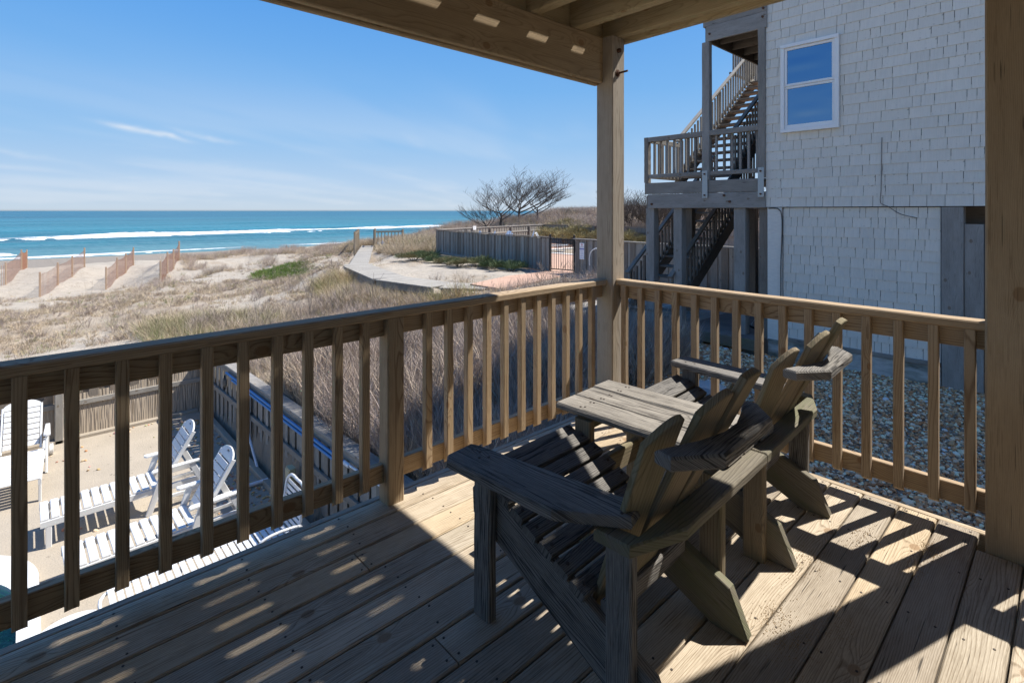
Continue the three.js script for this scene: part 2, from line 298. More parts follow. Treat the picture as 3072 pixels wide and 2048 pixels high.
/* ---------- double Adirondack chair with a table between the seats ---------- */
{
  const t = thing('double_chair', 'weathered double Adirondack chair with a slatted table joining its two seats', 'chair', [1.95, 0, -1.15], .044);
  const uvz = (g) => { const a = rnd(), b = rnd(); return planarUV(g, (x, y, z) => [z * .5 + a, (x + y) * 2 + b]); }, uvx = g => { const a = rnd(), b = rnd(); return planarUV(g, (x, y, z) => [x * .5 + a, (z + y) * 2 + b]); };
  const ch = { r: .006, seg: 4, wob: .0025 };
  for (const s of [-1, 1]) {
    const X = (a, b) => s < 0 ? [-b, -a] : [a, b];
    // legs: outer pair and inner pair
    for (const [a, b, m] of [[.752, .789, M.chair], [.181, .218, M.chairIn]]) {
      const [x0, x1] = X(a, b);
      part('leg', bx(x0, x1, 0, .520, -.325, -.242, 'y', ch), m, t);
      part('leg', bx(x0, x1, 0, .482, .226, .310, 'y', ch), a > .5 ? M.chair : M.chairIn, t);
    }
    // sloping seat rails that reach the floor behind
    for (const [a, b] of [[.712, .750], [.220, .258]]) {
      const [x0, x1] = X(a, b), g = sideShape([[-.37, .315], [.294, 0], [.405, 0], [.412, .012], [.352, .150], [.335, .158], [-.30, .446], [-.345, .44], [-.375, .40]], .038, .004).translate((x0 + x1) / 2, 0, 0);
      { const q = rnd(), w = rnd(); planarUV(g, (x, y, z) => [(z * .907 - y * .42) * .5 + q, (z * .42 + y * .907 + x) * 2 + w]); }
      part('seat_rail', g, a > .5 && s < 0 ? M.chair : M.moss, t);
    }
    // seat slats
    const [sx0, sx1] = X(.212, .758);
    for (let i = 0; i < 8; i++) {
      const z = -.338 + i * .0635, y = .4455 - (z + .30) * .463 + .013; // on the rail's top edge
      const zz = Math.max(z, -.335), g = prism(sx1 - sx0, .026, .057, { r: .0035, seg: 5, wob: .002 }).applyMatrix4(basis.x).rotateX(-(-.433)).translate((sx0 + sx1) / 2 + rr(-.004, .004), (i === 0 ? .455 : y) + .004, zz);
      part('seat_slat', g, M.chairB, t);
    }
    part('front_apron', bx(sx0 + .04, sx1 - .04, .33, .42, -.372, -.352, 'x', ch), M.chair, t);
    // arm: broad, tapering at the back
    const arm = slab([[.735, -.36], [.745, -.388], [.86, -.378], [.885, -.35], [.868, .10], [.745, .285], [.655, .265], [.675, .10]].map(([x, z]) => [s * x, z]), .033, .006).translate(0, .556, 0);
    part('arm', uvz(arm), M.chair, t);
    // cross board carrying arm and table, cut out behind the back slats
    const cb = slab([[.003, .20], [.20, .20], [.235, .305], [.745, .305], [.755, .20], [.805, .20], [.805, .315], [.62, .385], [.003, .385]].map(([x, z]) => [s * x, z]), .036, .005).translate(0, .5205, 0);
    part('cross_board', uvx(cb), M.moss, t);
    // back slats: tapered, fanned and bowed
    const cx = s * .492;
    for (let i = -2; i <= 2; i++) {
      const e = Math.abs(i), lean = .5, fwd = [0, .023, .085][e], y0 = .20, y1 = [.955, .912, .85][e], zb = y => .296 + (y - .515) * lean - fwd * clamp((y - .1) / .75);
      const p = V(cx + i * .080, y0, zb(y0)), q = V(cx + i * .113, y1, zb(y1)), L = p.distanceTo(q), w0 = .076, w1 = .106;
      const drop = [.012, .066, .088][e], hl = i < 0 ? L - drop : L - (e ? .004 : .010), hr = i > 0 ? L - drop : L - (e ? .004 : .010);
      const sh = new THREE.Shape(); sh.moveTo(-w0 / 2, 0); sh.lineTo(w0 / 2, 0); sh.lineTo(w1 / 2, hr); sh.quadraticCurveTo(e ? w1 * (i < 0 ? .2 : -.2) : 0, L + .008, -w1 / 2, hl);
      const g = new THREE.ExtrudeGeometry(sh, { depth: .018, bevelEnabled: true, bevelThickness: .003, bevelSize: .003, bevelOffset: -.003, bevelSegments: 1, curveSegments: 6 }).translate(0, 0, -.012);
      const a = rnd(), b = rnd(); planarUV(g, (x, y, z) => [y * .5 + a, (x + z) * 2 + b]);
      const yaw = i * .19, Y = q.clone().sub(p).normalize(), n0 = V(Math.sin(yaw), 0, Math.cos(yaw)), Zf = n0.clone().addScaledVector(Y, -n0.dot(Y)).normalize(), Xf = Y.clone().cross(Zf);
      g.applyMatrix4(new THREE.Matrix4().makeBasis(Xf, Y, Zf).setPosition(p));
      part('back_slat', g, M.chairIn, t);
    }
    // upper brace behind the slats
    const br = slab([[-.285, .372], [-.15, .425], [-.05, .449], [.05, .449], [.15, .425], [.232, .394], [.242, .44], [.15, .515], [-.185, .515], [-.30, .425]], .038, .006).translate(cx, .785, 0);
    part('back_brace', uvx(br), M.chair, t);
    part('lower_brace', bx(cx - .23, cx + .23, .20, .265, .165, .20, 'x', ch), M.chair, t);
  }
  // the table
  for (let i = -1; i <= 1; i++) part('table_board', bx(i * .1445 - .0705, i * .1445 + .0705, .5245 + Math.abs(i) * .003, .5545 + Math.abs(i) * .003, -.432 - .006 * i, .335 + rr(-.008, .006), 'z', { r: .009, seg: 8, wob: .003 }), tintChair(i), t);
  const scr = []; for (const s of [-1, 1]) for (const [x, z] of [[.77, -.31], [.80, -.28], [.775, -.26], [.70, .23], [.74, .25]]) scr.push(new THREE.CylinderGeometry(.005, .005, .003, 7).translate(s * x, .5565, z));
  for (let i = -1; i <= 1; i++) for (const z of [-.315, -.30, .30, .255]) for (const d of [-.035, .03]) scr.push(new THREE.CylinderGeometry(.005, .005, .003, 7).translate(i * .1445 + d + rr(-.008, .008), .5545 + Math.abs(i) * .003 + .0008, z));
  for (const s of [-1, 1]) for (let i = 1; i < 8; i++) for (const e of [.235, .73]) scr.push(new THREE.CylinderGeometry(.006, .006, .003, 7).rotateX(.433).translate(s * e, .4455 - (-.338 + i * .0635 + .30) * .463 + .0305, -.338 + i * .0635 + .006));
  stuff(part('screw_head', scr, M.nail, t));
  part('table_cleat', bx(-.18, .18, .455, .519, -.325, -.287, 'x', ch), M.moss, t);
  part('stretcher', bx(-.180, .180, .235, .325, -.285, -.25, 'x', ch), M.chairIn, t);
}
function tintChair(i) { M.table = M.table || wood({ seed: 91, light: [.36, .325, .275], dark: [.06, .05, .04], rings: 60, ringAmt: .6, fibre: .7, lines: .55, splits: 1.1, knots: 2, stain: .6, bump: .002 }); return M.table; }

/* =================== NEIGHBOURING HOUSE =================== */
{
  const hx = 9.0, hs = thing('neighbour_house', 'pale grey-green shingled house on pilings, right of the stair tower, with one white window', 'house', [hx, -.9, -2.2]);
  const oy = .9, oz = 2.2; // local = world - position
  const P = (name, g, m) => part(name, Array.isArray(g) ? g.map(q => q.translate(-hx, oy, oz)) : g.translate(-hx, oy, oz), m, hs);
  // sheathing behind the shingles, floor box and the enclosure below
  P('wall', bx(9.028, 18, 1.462, 8.2, -3.50, 7, 'x', { r: .001 }), M.dark);
  P('enclosure_wall', bx(9.058, 14, -.80, 1.452, -3.27, -1.262, 'x', { r: .001 }), M.dark);
  P('corner_board', bx(9.02, 9.24, -.72, 1.452, -3.51, -3.285, 'y', { r: .004, seg: 6, wob: .002 }), M.paint);
  P('sill_board', bx(9.0, 9.05, -.705, -.645, -3.28, -1.27, 'z', { r: .004, seg: 5, wob: .004 }), M.greyB);
  { const mossy = wood({ seed: 121, size: 512, light: [.50, .50, .47], dark: [.06, .062, .05], rings: 3, ringAmt: .1, fibre: .5, splits: .2, knots: 0, stain: 1.7, moss: .25, bump: .003, rough: 1 });
    P('foundation', bx(9.012, 9.20, -1.1, -.707, -3.50, -1.265, 'z', { r: .008, seg: 8, wob: .012 }), mossy);
    M.mossy = mossy; }
  P('piling', bx(9.02, 9.25, -1.3, 1.452, -1.258, -1.03, 'y', { r: .006, seg: 8, wob: .005 }), M.grey);
  for (const [z, r] of []) { const g = new THREE.CylinderGeometry(r, r * 1.06, 2.3, 16, 6).toNonIndexed(); planarUV(g, (x, y, q) => [y * .5, Math.atan2(x, q) * .3]); P('piling', g.translate(9.20, .08, z), M.greyB); }
  P('sill_board', bx(9.10, 9.15, -.98, -.70, -1.02, 6, 'z', { r: .004 }), M.greyB);
  P('floor_beam', bx(9.5, 9.6, 1.2, 1.455, -1.2, 6, 'z'), M.greyC);
  for (let z = -1.028, k = 0; z < 1.2; z += .20, k++) P('wall_board', bx(9.05 + .008 * (k % 2), 9.09, -.95, 1.225, z, z + .194, 'y', { r: .005, seg: 4, wob: .003 }), k % 2 ? M.greyB : M.grey);
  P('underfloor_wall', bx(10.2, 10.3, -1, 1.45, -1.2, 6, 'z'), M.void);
  // window, with its frame, two sashes and panes
  const wz0 = -3.285, wz1 = -2.455, wy0 = 2.655, wy1 = 4.065, x0 = 8.955, f = .075;
  const wn = new THREE.Group(); wn.name = 'window'; hs.add(wn);
  const PW = (name, g, m) => part(name, g.map(q => q.translate(-hx, oy, oz)), m, wn);
  PW('frame', [bx(x0, 9.03, wy0, wy0 + .055, wz0, wz1, 'z'), bx(x0 - .012, 9.03, wy1 - .055, wy1, wz0, wz1, 'z'), bx(x0, 9.03, wy0 + .055, wy1 - .055, wz0, wz0 + .055, 'y'), bx(x0, 9.03, wy0 + .055, wy1 - .055, wz1 - .055, wz1, 'y')], M.white);
  const my = (wy0 + wy1) / 2 + .02;
  PW('sash', [bx(8.985, 9.02, wy0 + .057, wy0 + .12, wz0 + .057, wz1 - .057, 'z'), bx(8.985, 9.02, my - .028, my + .01, wz0 + .057, wz1 - .057, 'z'), bx(8.985, 9.02, wy0 + .122, my - .03, wz0 + .057, wz0 + .095, 'y'), bx(8.985, 9.02, wy0 + .122, my - .03, wz1 - .095, wz1 - .057, 'y')], M.white);
  PW('sash', [bx(8.972, 8.998, my + .012, my + .05, wz0 + .057, wz1 - .057, 'z'), bx(8.972, 8.998, wy1 - .10, wy1 - .057, wz0 + .057, wz1 - .057, 'z'), bx(8.972, 8.998, my + .052, wy1 - .102, wz0 + .057, wz0 + .095, 'y'), bx(8.972, 8.998, my + .052, wy1 - .102, wz1 - .095, wz1 - .057, 'y')], M.white);
  const film = new THREE.MeshPhysicalMaterial({ metalness: 1, roughness: .05, bumpScale: .004, bumpMap: dataTex(128, 128, (u, v) => { const x = vnoise(u * 3, v * 4, 3, 3, 4) * 1; return [x, x, x]; }) }); film.color.setRGB(.17, .26, .38); // tinted reflective panes
  PW('pane', [bx(9.002, 9.008, wy0 + .115, my - .02, wz0 + .09, wz1 - .09, 'z', { r: .0005 })], film);
  PW('pane', [bx(8.988, 8.994, my + .045, wy1 - .095, wz0 + .09, wz1 - .09, 'z', { r: .0005 })], film);
  // shingles: butt edges proud, joints open, each its own piece
  const shGeo = []; // wedge of unit width along z; top thin, butt thick
  for (let v = 0; v < 4; v++) {
    const e = .155, ov = .055, tb = .016 + .001 * v, tt = .004, tilt = .0;
    const s = new THREE.Shape([new THREE.Vector2(0, 0), new THREE.Vector2(tb, 0), new THREE.Vector2(tt, e + ov), new THREE.Vector2(0, e + ov)]); // (outward, y)
    const g = new THREE.ExtrudeGeometry(s, { depth: 1, bevelEnabled: false }).translate(0, 0, -.5).rotateY(Math.PI); // outward = -x
    const a = v * .23; planarUV(g, (x, y, z) => [z * .18 + a, y * .9 + a]); shGeo.push(g);
  }
  const list = [], R = mulberry(77), rows = [];
  for (let i = 0, y = 1.462; y < 5.3; i++, y += .1522) rows.push([y, -3.535, .55, 9.026, .21, true]);
  for (let i = 0, y = -.645; y < 1.43; i++, y += .1497) rows.push([y, -3.272, -1.266, 9.056, .155, false]);
  for (const [y, za, zb, x, wAvg, upper] of rows) {
    let z = za - R() * .08;
    while (z < zb) {
      let w = wAvg * (.45 + 1.15 * R()); let a = Math.max(z, za), b = Math.min(z + w, zb); z += w;
      if (zb - z < .06) { b = zb; z = zb; }
      if (upper && y > wy0 - .02 && y < wy1 - .06) { if (a > wz0 - .001 && b < wz1 + .001) continue; if (a < wz0 && b > wz0) b = wz0 - .003; else if (b > wz1 && a < wz1) a = wz1 + .003; }
      if (b - a < .03) continue;
      const ce = Math.min(y, 4.9), hgt = !upper && y + .21 > 1.45 ? (1.45 - y) / .21 : 1;
      list.push([x, y + (R() - .5) * .0012, (a + b) / 2, b - a - .004 - .003 * R(), hgt, (b - a) / (x * x + (y - 1.4) ** 2 + ((a + b) / 2) ** 2) * (a > -.80 || y > 5.05 ? .02 : 1), Math.floor(R() * 4), R()]);
    }
  }
  list.sort((p, q) => q[5] - p[5]);
  const restGeo = [], ms = [M.shingle, M.shingle, M.shingleB, M.shingleC];
  list.forEach(([x, y, z, w, hg, , v, q], i) => {
    if (i < 300) { const m = new THREE.Mesh(shGeo[v], ms[Math.floor(q * 4)]); m.name = 'shingle'; m.castShadow = m.receiveShadow = true; m.position.set(x - hx, y + oy, z + oz); m.scale.set(1, hg, w); m.rotation.x = (q - .5) * .003; hs.add(m); }
    else restGeo.push(shGeo[v].clone().applyMatrix4(new THREE.Matrix4().compose(V(x - hx, y + oy, z + oz), new THREE.Quaternion(), V(1, hg, w))));
  });
  stuff(part('shingles', restGeo, M.shingle, hs));
  // wires stapled to the wall
  P('cable', [tubeAlong([[8.998, 2.45, -1.92], [8.998, 1.72, -1.93], [8.998, 1.50, -1.93], [8.996, 1.47, -1.86], [9.03, 1.36, -1.72], [9.03, 1.30, -1.52]], .0045, 5, 30)], M.greyDark); P('cable', [tubeAlong([[9.015, 1.44, -3.49], [9.01, 1.44, -3.35], [9.008, 1.40, -3.30], [9.008, .4, -3.297], [9.008, -.6, -3.297]], .009, 6, 30)], M.greyDark);
}
/* ---------- stair porch on pilings between the sea and the house ---------- */
{
  const t = thing('stair_porch', 'weathered timber stair tower with a railed landing, beside the shingled house', 'staircase', [9, -.9, -4.7]);
  const P = (name, g, m) => part(name, (Array.isArray(g) ? g : [g]).map(q => q.translate(-9, .9, 4.7)), m, t);
  const b = (...a) => bx(...a), o = { r: .006, seg: 5, wob: .003 };
  for (const [z0, z1, y0] of [[-5.84, -5.66, -1.5], [-5.24, -5.07, -1.3], [-4.08, -3.88, -1.2]]) P('piling', b(9.03, 9.21, y0, 1.45, z0, z1, 'y', o), M.grey);
  for (const [x, z] of [[9.06, -3.60], [10.5, -5.75], [10.5, -3.7], [12.3, -5.15], [12.5, -4.2]]) P('piling', b(x, x + .16, -1.2, 1.45, z - .06, z + .1, 'y', o), M.greyC);
  P('floor_beam', b(8.99, 9.03, 1.45, 1.72, -5.77, -3.53, 'z', { r: .006, seg: 6, wob: .003 }), M.grey);
  P('floor_beam', b(9.04, 12.2, 1.45, 1.70, -5.83, -5.79, 'x', o), M.greyB);
  P('floor_beam', b(10.45, 10.49, 1.45, 1.70, -5.77, -3.55, 'z', o), M.greyC);
  P('rim_board', b(8.985, 9.025, 1.725, 1.945, -5.84, -3.655, 'z', { r: .006, seg: 6, wob: .003 }), M.greyB);
  for (let i = 0; i < 10; i++) P('landing_board', b(9.03 + i * .145, 9.17 + i * .145, 1.905, 1.943, -5.84, -3.54, 'z', o), M.greyB);
  for (let i = 10; i < 28; i++) P('landing_board', b(9.03 + i * .145, 9.17 + i * .145, 1.905, 1.943, -4.58, -3.54, 'z', o), M.greyC);
  const post = (z0, z1, y0, y1, m) => P('post', b(8.975, 9.09, y0, y1, z0, z1, 'y', { r: .008, seg: 10, wob: .008 }), m);
  post(-5.85, -5.76, 1.95, 2.84, M.greyC); post(-4.64, -4.50, 1.95, 4.43, M.grey); post(-3.65, -3.535, 1.95, 4.45, M.greyB);
  for (const z of [[-4.625, -4.525], [-3.642, -3.545]]) { P('strap', b(8.955, 8.972, 1.63, 2.12, z[0], z[1], 'y', { r: .002 }), M.galv); P('bolt', [rod(V(8.958, 2.06, (z[0] + z[1]) / 2), V(8.935, 2.06, (z[0] + z[1]) / 2), .016, .016, 8), rod(V(8.958, 1.68, (z[0] + z[1]) / 2), V(8.935, 1.68, (z[0] + z[1]) / 2), .016, .016, 8)], M.rust); }
  P('bolt', [[1.53, -5.68], [1.56, -4.13], [1.67, -4.23]].map(([y, z]) => rod(V(8.992, y, z), V(8.962, y, z), .022, .02, 8)), M.rust);
  // railings of the landing
  for (const [z0, z1] of [[-5.76, -4.64], [-4.50, -3.65]]) {
    P('rail', b(8.98, 9.075, 2.745, 2.838, z0, z1, 'z', o), M.greyB); P('rail', b(8.99, 9.03, 2.035, 2.11, z0, z1, 'z', o), M.greyB);
    for (let z = z0 + .10; z < z1 - .03; z += .143) P('baluster', b(9.032, 9.072, 2.06, 2.744, z - .02, z + .02, 'y', { r: .003, seg: 3, wob: .002 }), pick([M.greyB, M.grey, M.greyC]));
  }
  P('rail', b(9.10, 10.3, 2.745, 2.838, -5.84, -5.77, 'x', o), M.greyD); P('rail', b(9.10, 10.3, 2.035, 2.11, -5.82, -5.78, 'x', o), M.greyD);
  for (let x = 9.22; x < 10.3; x += .143) P('baluster', b(x - .02, x + .02, 2.06, 2.744, -5.775, -5.735, 'y', { r: .003 }), M.greyB);
  // flights
  const flight = (x0, y0, x1, y1, za, zb, m, mh, rise, rail = .9) => {
    const n = Math.round((y1 - y0) / rise), dx = (x1 - x0) / n, dy = (y1 - y0) / n;
    for (let i = 0; i < n; i++) P('tread', b(x0 + i * dx - .02, x0 + i * dx + .26, y0 + (i + 1) * dy - .04, y0 + (i + 1) * dy, za + .05, zb - .05, 'z', { r: .005 }), m);
    for (const z of [za + .02, zb - .02]) {
      P('stringer', bar(V(x0 - .1, y0 - .02, z), V(x1 + .1, y1 + .02, z), .25, .038, { r: .004 }), z < (za + zb) / 2 ? mh : m);
      P('handrail', bar(V(x0 - .12, y0 + rail, z), V(x1 + .05, y1 + rail, z), .045, .09, { r: .005, seg: 5, wob: .003 }), z < (za + zb) / 2 ? mh : m);
      P('lower_rail', bar(V(x0 - .05, y0 + .24, z), V(x1, y1 + .24, z), .07, .035, { r: .003 }), z < (za + zb) / 2 ? mh : m);
      for (let x = x0 + .05; x < x1; x += .135) { const y = y0 + (x - x0) * (y1 - y0) / (x1 - x0); P('baluster', b(x - .018, x + .018, y + .19, y + rail - .01, z + .021, z + .057, 'y', { r: .002 }), z < (za + zb) / 2 ? mh : m); }
      for (const f of [.02, .5, .98]) { const x = mix(x0, x1, f), y = mix(y0, y1, f); P('post', b(x - .045, x + .045, y - .2, y + rail, z - .06, z - .021, 'y', { r: .004 }), z < (za + zb) / 2 ? mh : m); }
    }
  };
  flight(9.02, -.715, 12.6, 1.94, -6.22, -5.22, M.greyC, M.greyC, .19, .86);
  flight(10.25, 1.94, 13.95, 4.72, -5.82, -4.64, M.greyC, M.greyD, .19, .93);
  // roofed part above: the next landing seen from below
  P('upper_beam', b(8.975, 9.015, 4.43, 4.70, -4.56, -3.51, 'z', { r: .006, seg: 6, wob: .003 }), M.grey);
  P('upper_beam', b(8.985, 9.025, 4.705, 4.96, -4.62, -3.51, 'z', { r: .006, seg: 6, wob: .003 }), M.greyB);
  P('upper_beam', b(9.03, 14.2, 4.45, 4.70, -4.60, -4.56, 'x', o), M.greyC);
  P('upper_beam', b(9.03, 14.2, 4.45, 4.70, -3.58, -3.54, 'x', o), M.greyC);
  for (let x = 9.5; x < 14; x += .5) P('joist', b(x, x + .04, 4.5, 4.70, -4.55, -3.59, 'z', { r: .003 }), M.greyC);
  P('upper_landing', b(9.03, 15.6, 4.705, 4.745, -4.62, -3.54, 'x'), M.greyC);
  P('upper_landing', b(13.95, 15.6, 4.705, 4.745, -6.0, -4.625, 'x'), M.greyC);
  P('bolt', [[4.56, -4.49], [4.62, -3.57], [4.76, -3.56], [4.88, -3.6]].map(([y, z]) => rod(V(8.978, y, z), V(8.952, y, z), .02, .018, 8)), M.rust);
  P('rail', b(13.0, 15.6, 5.58, 5.66, -5.99, -5.92, 'x', o), M.greyB); P('rail', b(13.0, 15.6, 4.83, 4.89, -5.99, -5.95, 'x', o), M.greyB);
  for (let x = 13.1; x < 15.6; x += .135) P('baluster', b(x - .02, x + .02, 4.8, 5.58, -5.945, -5.905, 'y', { r: .003 }), M.greyB);
  P('rail', b(15.55, 15.62, 5.58, 5.66, -5.9, -3.6, 'z', o), M.greyB);
  for (let z = -5.8; z < -3.6; z += .135) P('baluster', b(15.56, 15.6, 4.8, 5.58, z - .02, z + .02, 'y', { r: .003 }), M.greyB);
  // boarded platform at the foot of the stairs
  const pf = thing('stair_platform', 'low timber platform under the stair tower, greenish at its edge', 'platform', [10.3, -.72, -5]);
  const Q = (name, g, m) => part(name, g.translate(-10.3, .72, 5), m, pf);
  for (let i = 0; i < 22; i++) Q('platform_board', b(8.80 + i * .146, 8.94 + i * .146, -.756, -.717, -4.98, -3.56, 'z', { r: .005, seg: 3, wob: .002 }), tint2(M.greyC));
  Q('edge_board', b(8.755, 8.795, -.90, -.722, -5.0, -3.56, 'z', { r: .005, seg: 5, wob: .003 }), M.moss);
  // bicycle kept in the gap between the last piling and the house
  const bk = thing('bicycle', 'bicycle standing in the dark gap beside the house corner', 'bicycle', [9.55, -.716, -3.72], .25);
  for (const z of [-.12, .86]) { part('wheel', new THREE.TorusGeometry(.31, .018, 6, 28).rotateY(Math.PI / 2).translate(0, .33, z), M.iron, bk); const sp = []; for (let k = 0; k < 12; k++) { const a = k / 12 * Math.PI * 2; sp.push(rod(V(0, .33, z), V(0, .33 + .3 * Math.cos(a), z + .3 * Math.sin(a)), .0015, .0015, 4)); } part('spokes', sp, M.alu, bk); }
  part('frame', [[[0, .33, .86], [0, .75, .62]], [[0, .70, .64], [0, .38, .32]], [[0, .38, .32], [0, .82, .24]], [[0, .74, .62], [0, .74, .26]], [[0, .38, .32], [0, .33, -.12]], [[0, .72, .26], [0, .33, -.12]], [[0, .75, .62], [0, .95, .56]]].map(([p, q]) => rod(V(...p), V(...q), .014, .014, 8)), flat(.10, .16, .18, .4, { metalness: .3 }), bk);
  part('handlebar', tubeAlong([[-.28, .98, .44], [-.22, 1.0, .54], [0, .96, .56], [.22, 1.0, .54], [.28, .98, .44]], .012, 6, 16), M.alu, bk);
  part('saddle', new THREE.SphereGeometry(.12, 10, 8).scale(.6, .3, 1.1).translate(0, .86, .22), M.iron, bk);
}
function tint2(m) { M.plum = M.plum || tint(M.grey, .62, .48, .44); return M.plum; }

/* =================== GROUND, SEA, BEACH =================== */
const CP = [ // terrain control points: x, z, y
  [9, -1, -.95], [9, 2, -1], [9, -4, -.97], [6, -3, -1.08], [6, 0, -1.1], [4.5, -1, -1.17], [3.4, 1, -1.22], [3.4, -1.5, -1.28], [3.6, -3.4, -1.42], [5.2, -5.5, -1.25], [7, -5.5, -1.15], [9, -6.5, -1.1], [9.5, -9, -1.0], [12, -9, -.88], [14, -12, -.79], [14, -5, -.83], [12, 0, -.95], [12, -3, -.95],
  [9.9, -11.8, -.86], [8.0, -13.6, -1.25], [9.5, -16.8, -.92], [10.2, -19.8, -.9], [12, -15, -.83], [12.5, -20, -.80], [14.4, -17, -.80], [15.2, -22.3, -.72], [13.2, -26.8, -1.0], [14.2, -26.2, -.8], [15.5, -30, -1.05], [17.2, -26.5, -.55], [19.5, -28, -.6], [17.5, -31, -.9], [23, -33, -1.0], [20, -31, -.9], [26, -32.5, -.25],
  [24, -29, -.55], [29, -30.8, .45], [33, -27, .55], [36, -30, 1.0], [42, -34, 1.1], [31, -20, .2], [34, -22, .8], [40, -20, 1.2], [32, -12, .1], [36, -14, .9], [28, -35, -.5], [34, -40, -.2], [50, -30, 1.3], [60, -10, 1.0], [40, -5, 1], [30, -5, -.4], [50, 20, 0],
  [3.4, -4.8, -1.68], [3.5, -7, -1.72], [5, -9, -1.5], [6.5, -10.5, -1.4], [3.6, -11, -1.75], [-8, -14, -2.0], [0, -13.6, -1.95], [3.5, -13.6, -1.85], [-8, -20, -2.2], [0, -20, -2.15], [5, -17, -1.72], [5.5, -21, -1.8], [7.2, -17, -1.45], [6, -26, -2.0], [0, -27, -2.4], [9, -24, -1.5], [11.5, -24.5, -1.25],
  [.5, -34.4, -2.72], [3.2, -35.5, -2.80], [5.3, -33.5, -2.57], [-1, -39, -2.6], [1.5, -38.5, -2.5], [2.7, -42.4, -2.12], [4.3, -39.3, -2.5], [5.3, -43, -2.2], [7.1, -38.5, -1.8], [6.2, -36, -2.2], [0, -47, -2.4], [4, -47, -2.3], [-12, -36, -2.7], [-12, -46, -2.4], [-25, -40, -2.6], [-25, -20, -2.4],
  [9, -31, -2.0], [10, -36, -1.95], [11, -41, -1.95], [13.7, -39, -1.8], [16, -43, -1.9], [19, -44, -1.9], [13, -33, -1.6], [22, -42, -1.7], [9, -46, -2.4],
];
const WALK = [[9.9, -11.75], [9.15, -12.75], [8.78, -15.4], [9.8, -19.7], [13.7, -26.7], [15.9, -30.6]];
function walkDist(x, z) { let m = 9; for (let i = 0; i + 1 < WALK.length; i++) { const [x0, z0] = WALK[i], [x1, z1] = WALK[i + 1], dx = x1 - x0, dz = z1 - z0, t = clamp(((x - x0) * dx + (z - z0) * dz) / (dx * dx + dz * dz)); m = Math.min(m, Math.hypot(x - x0 - dx * t, z - z0 - dz * t)); } return m; }
const PX = [-7, 2.93], PZ = [-12.66, 4]; // sunken pool yard
function inYard(x, z) { return x > PX[0] && x < PX[1] + (z + 12.6) * .02 && z > PZ[0] && z < PZ[1]; }
function baseY(x, z) {
  let a = 0, w = 0;
  for (const c of CP) { const dx = x - c[0], dz = z - c[1], d = dx * dx + dz * dz, q = 1 / Math.pow(d + .25, 2.1); a += q * c[2]; w += q; }
  return a / w;
}
function beachY(z) { // profile toward the water, z negative
  const P = [[-40, -2.25], [-46, -2.35], [-52, -3.1], [-60, -4.0], [-75, -4.75], [-92, -5.25], [-104, -5.52], [-125, -6.3], [-170, -8], [-400, -14]];
  if (z > P[0][0]) return P[0][1];
  for (let i = 0; i + 1 < P.length; i++) if (z <= P[i][0] && z >= P[i + 1][0]) return mix(P[i][1], P[i + 1][1], (P[i][0] - z) / (P[i][0] - P[i + 1][0]));
  return -14;
}
const flatMask = (x, z) => (x > 13.7 && x < 26.2 && z < 0 && z > -25.5 ? 1 : 0);
function groundY(x, z) {
  if (inYard(x, z)) return -2.98;
  const far = Math.max(0, Math.hypot(x - 10, z + 20) - 70);
  let y = baseY(x, z); y = mix(y, -1, clamp(far / 150));
  const b = sstep(-45, -53, z + 2.5 * (vnoise(x * .11, 3, 9) - .5)); y = mix(y, beachY(z), b);
  const dune = (1 - b) * sstep(3, 9, Math.hypot(x - 2, z + 2)), s = flatMask(x, z) ? 0 : 1;
  y += s * dune * ((fbm(x * .30, z * .30, 17, 3) - .5) * .34 + (fbm(x * 1.3, z * 1.3, 27, 2) - .5) * .09);
  const h = sstep(8.5, 12, x) * sstep(-30, -35, z) * (1 - b); y += h * (fbm(x * .55, z * .55, 61, 3) - .45) * .7; // hummocks by the beach walk
  if (flatMask(x, z)) y = Math.min(y, -.80);
  if (x > 9.3 && x < 14.3 && z > -13.4 && z < -10.7) y = Math.min(y, -.795);
  if (walkDist(x, z) < .75) y = Math.min(y, -.87);
  return y;
}
function axisCoords(segs) { const r = []; for (const [a, b, s] of segs) for (let v = a; v < b - 1e-6; v += s) r.push(v); return r; }
const litter = (x, z) => { // how much dry plant litter lies on the sand (matter, patchy)
  const n = fbm(x * .35, z * .35, 33, 4), m = fbm(x * 1.7, z * 1.7, 35, 3);
  let d = sstep(-36, -29, z) * .9; if (x > 8) d = Math.max(d, .35 * sstep(-50, -40, z)); if (x > 9.3 && x < 14 && z < -12 && z > -24) d = .15; if (x > 15 && z < -24) d = .8; if (x > 26) d = .9;
  return clamp(sstep(.60 - d * .22, .70 - d * .20, n * .62 + m * .42) * (d > .02 ? 1 : 0));
};
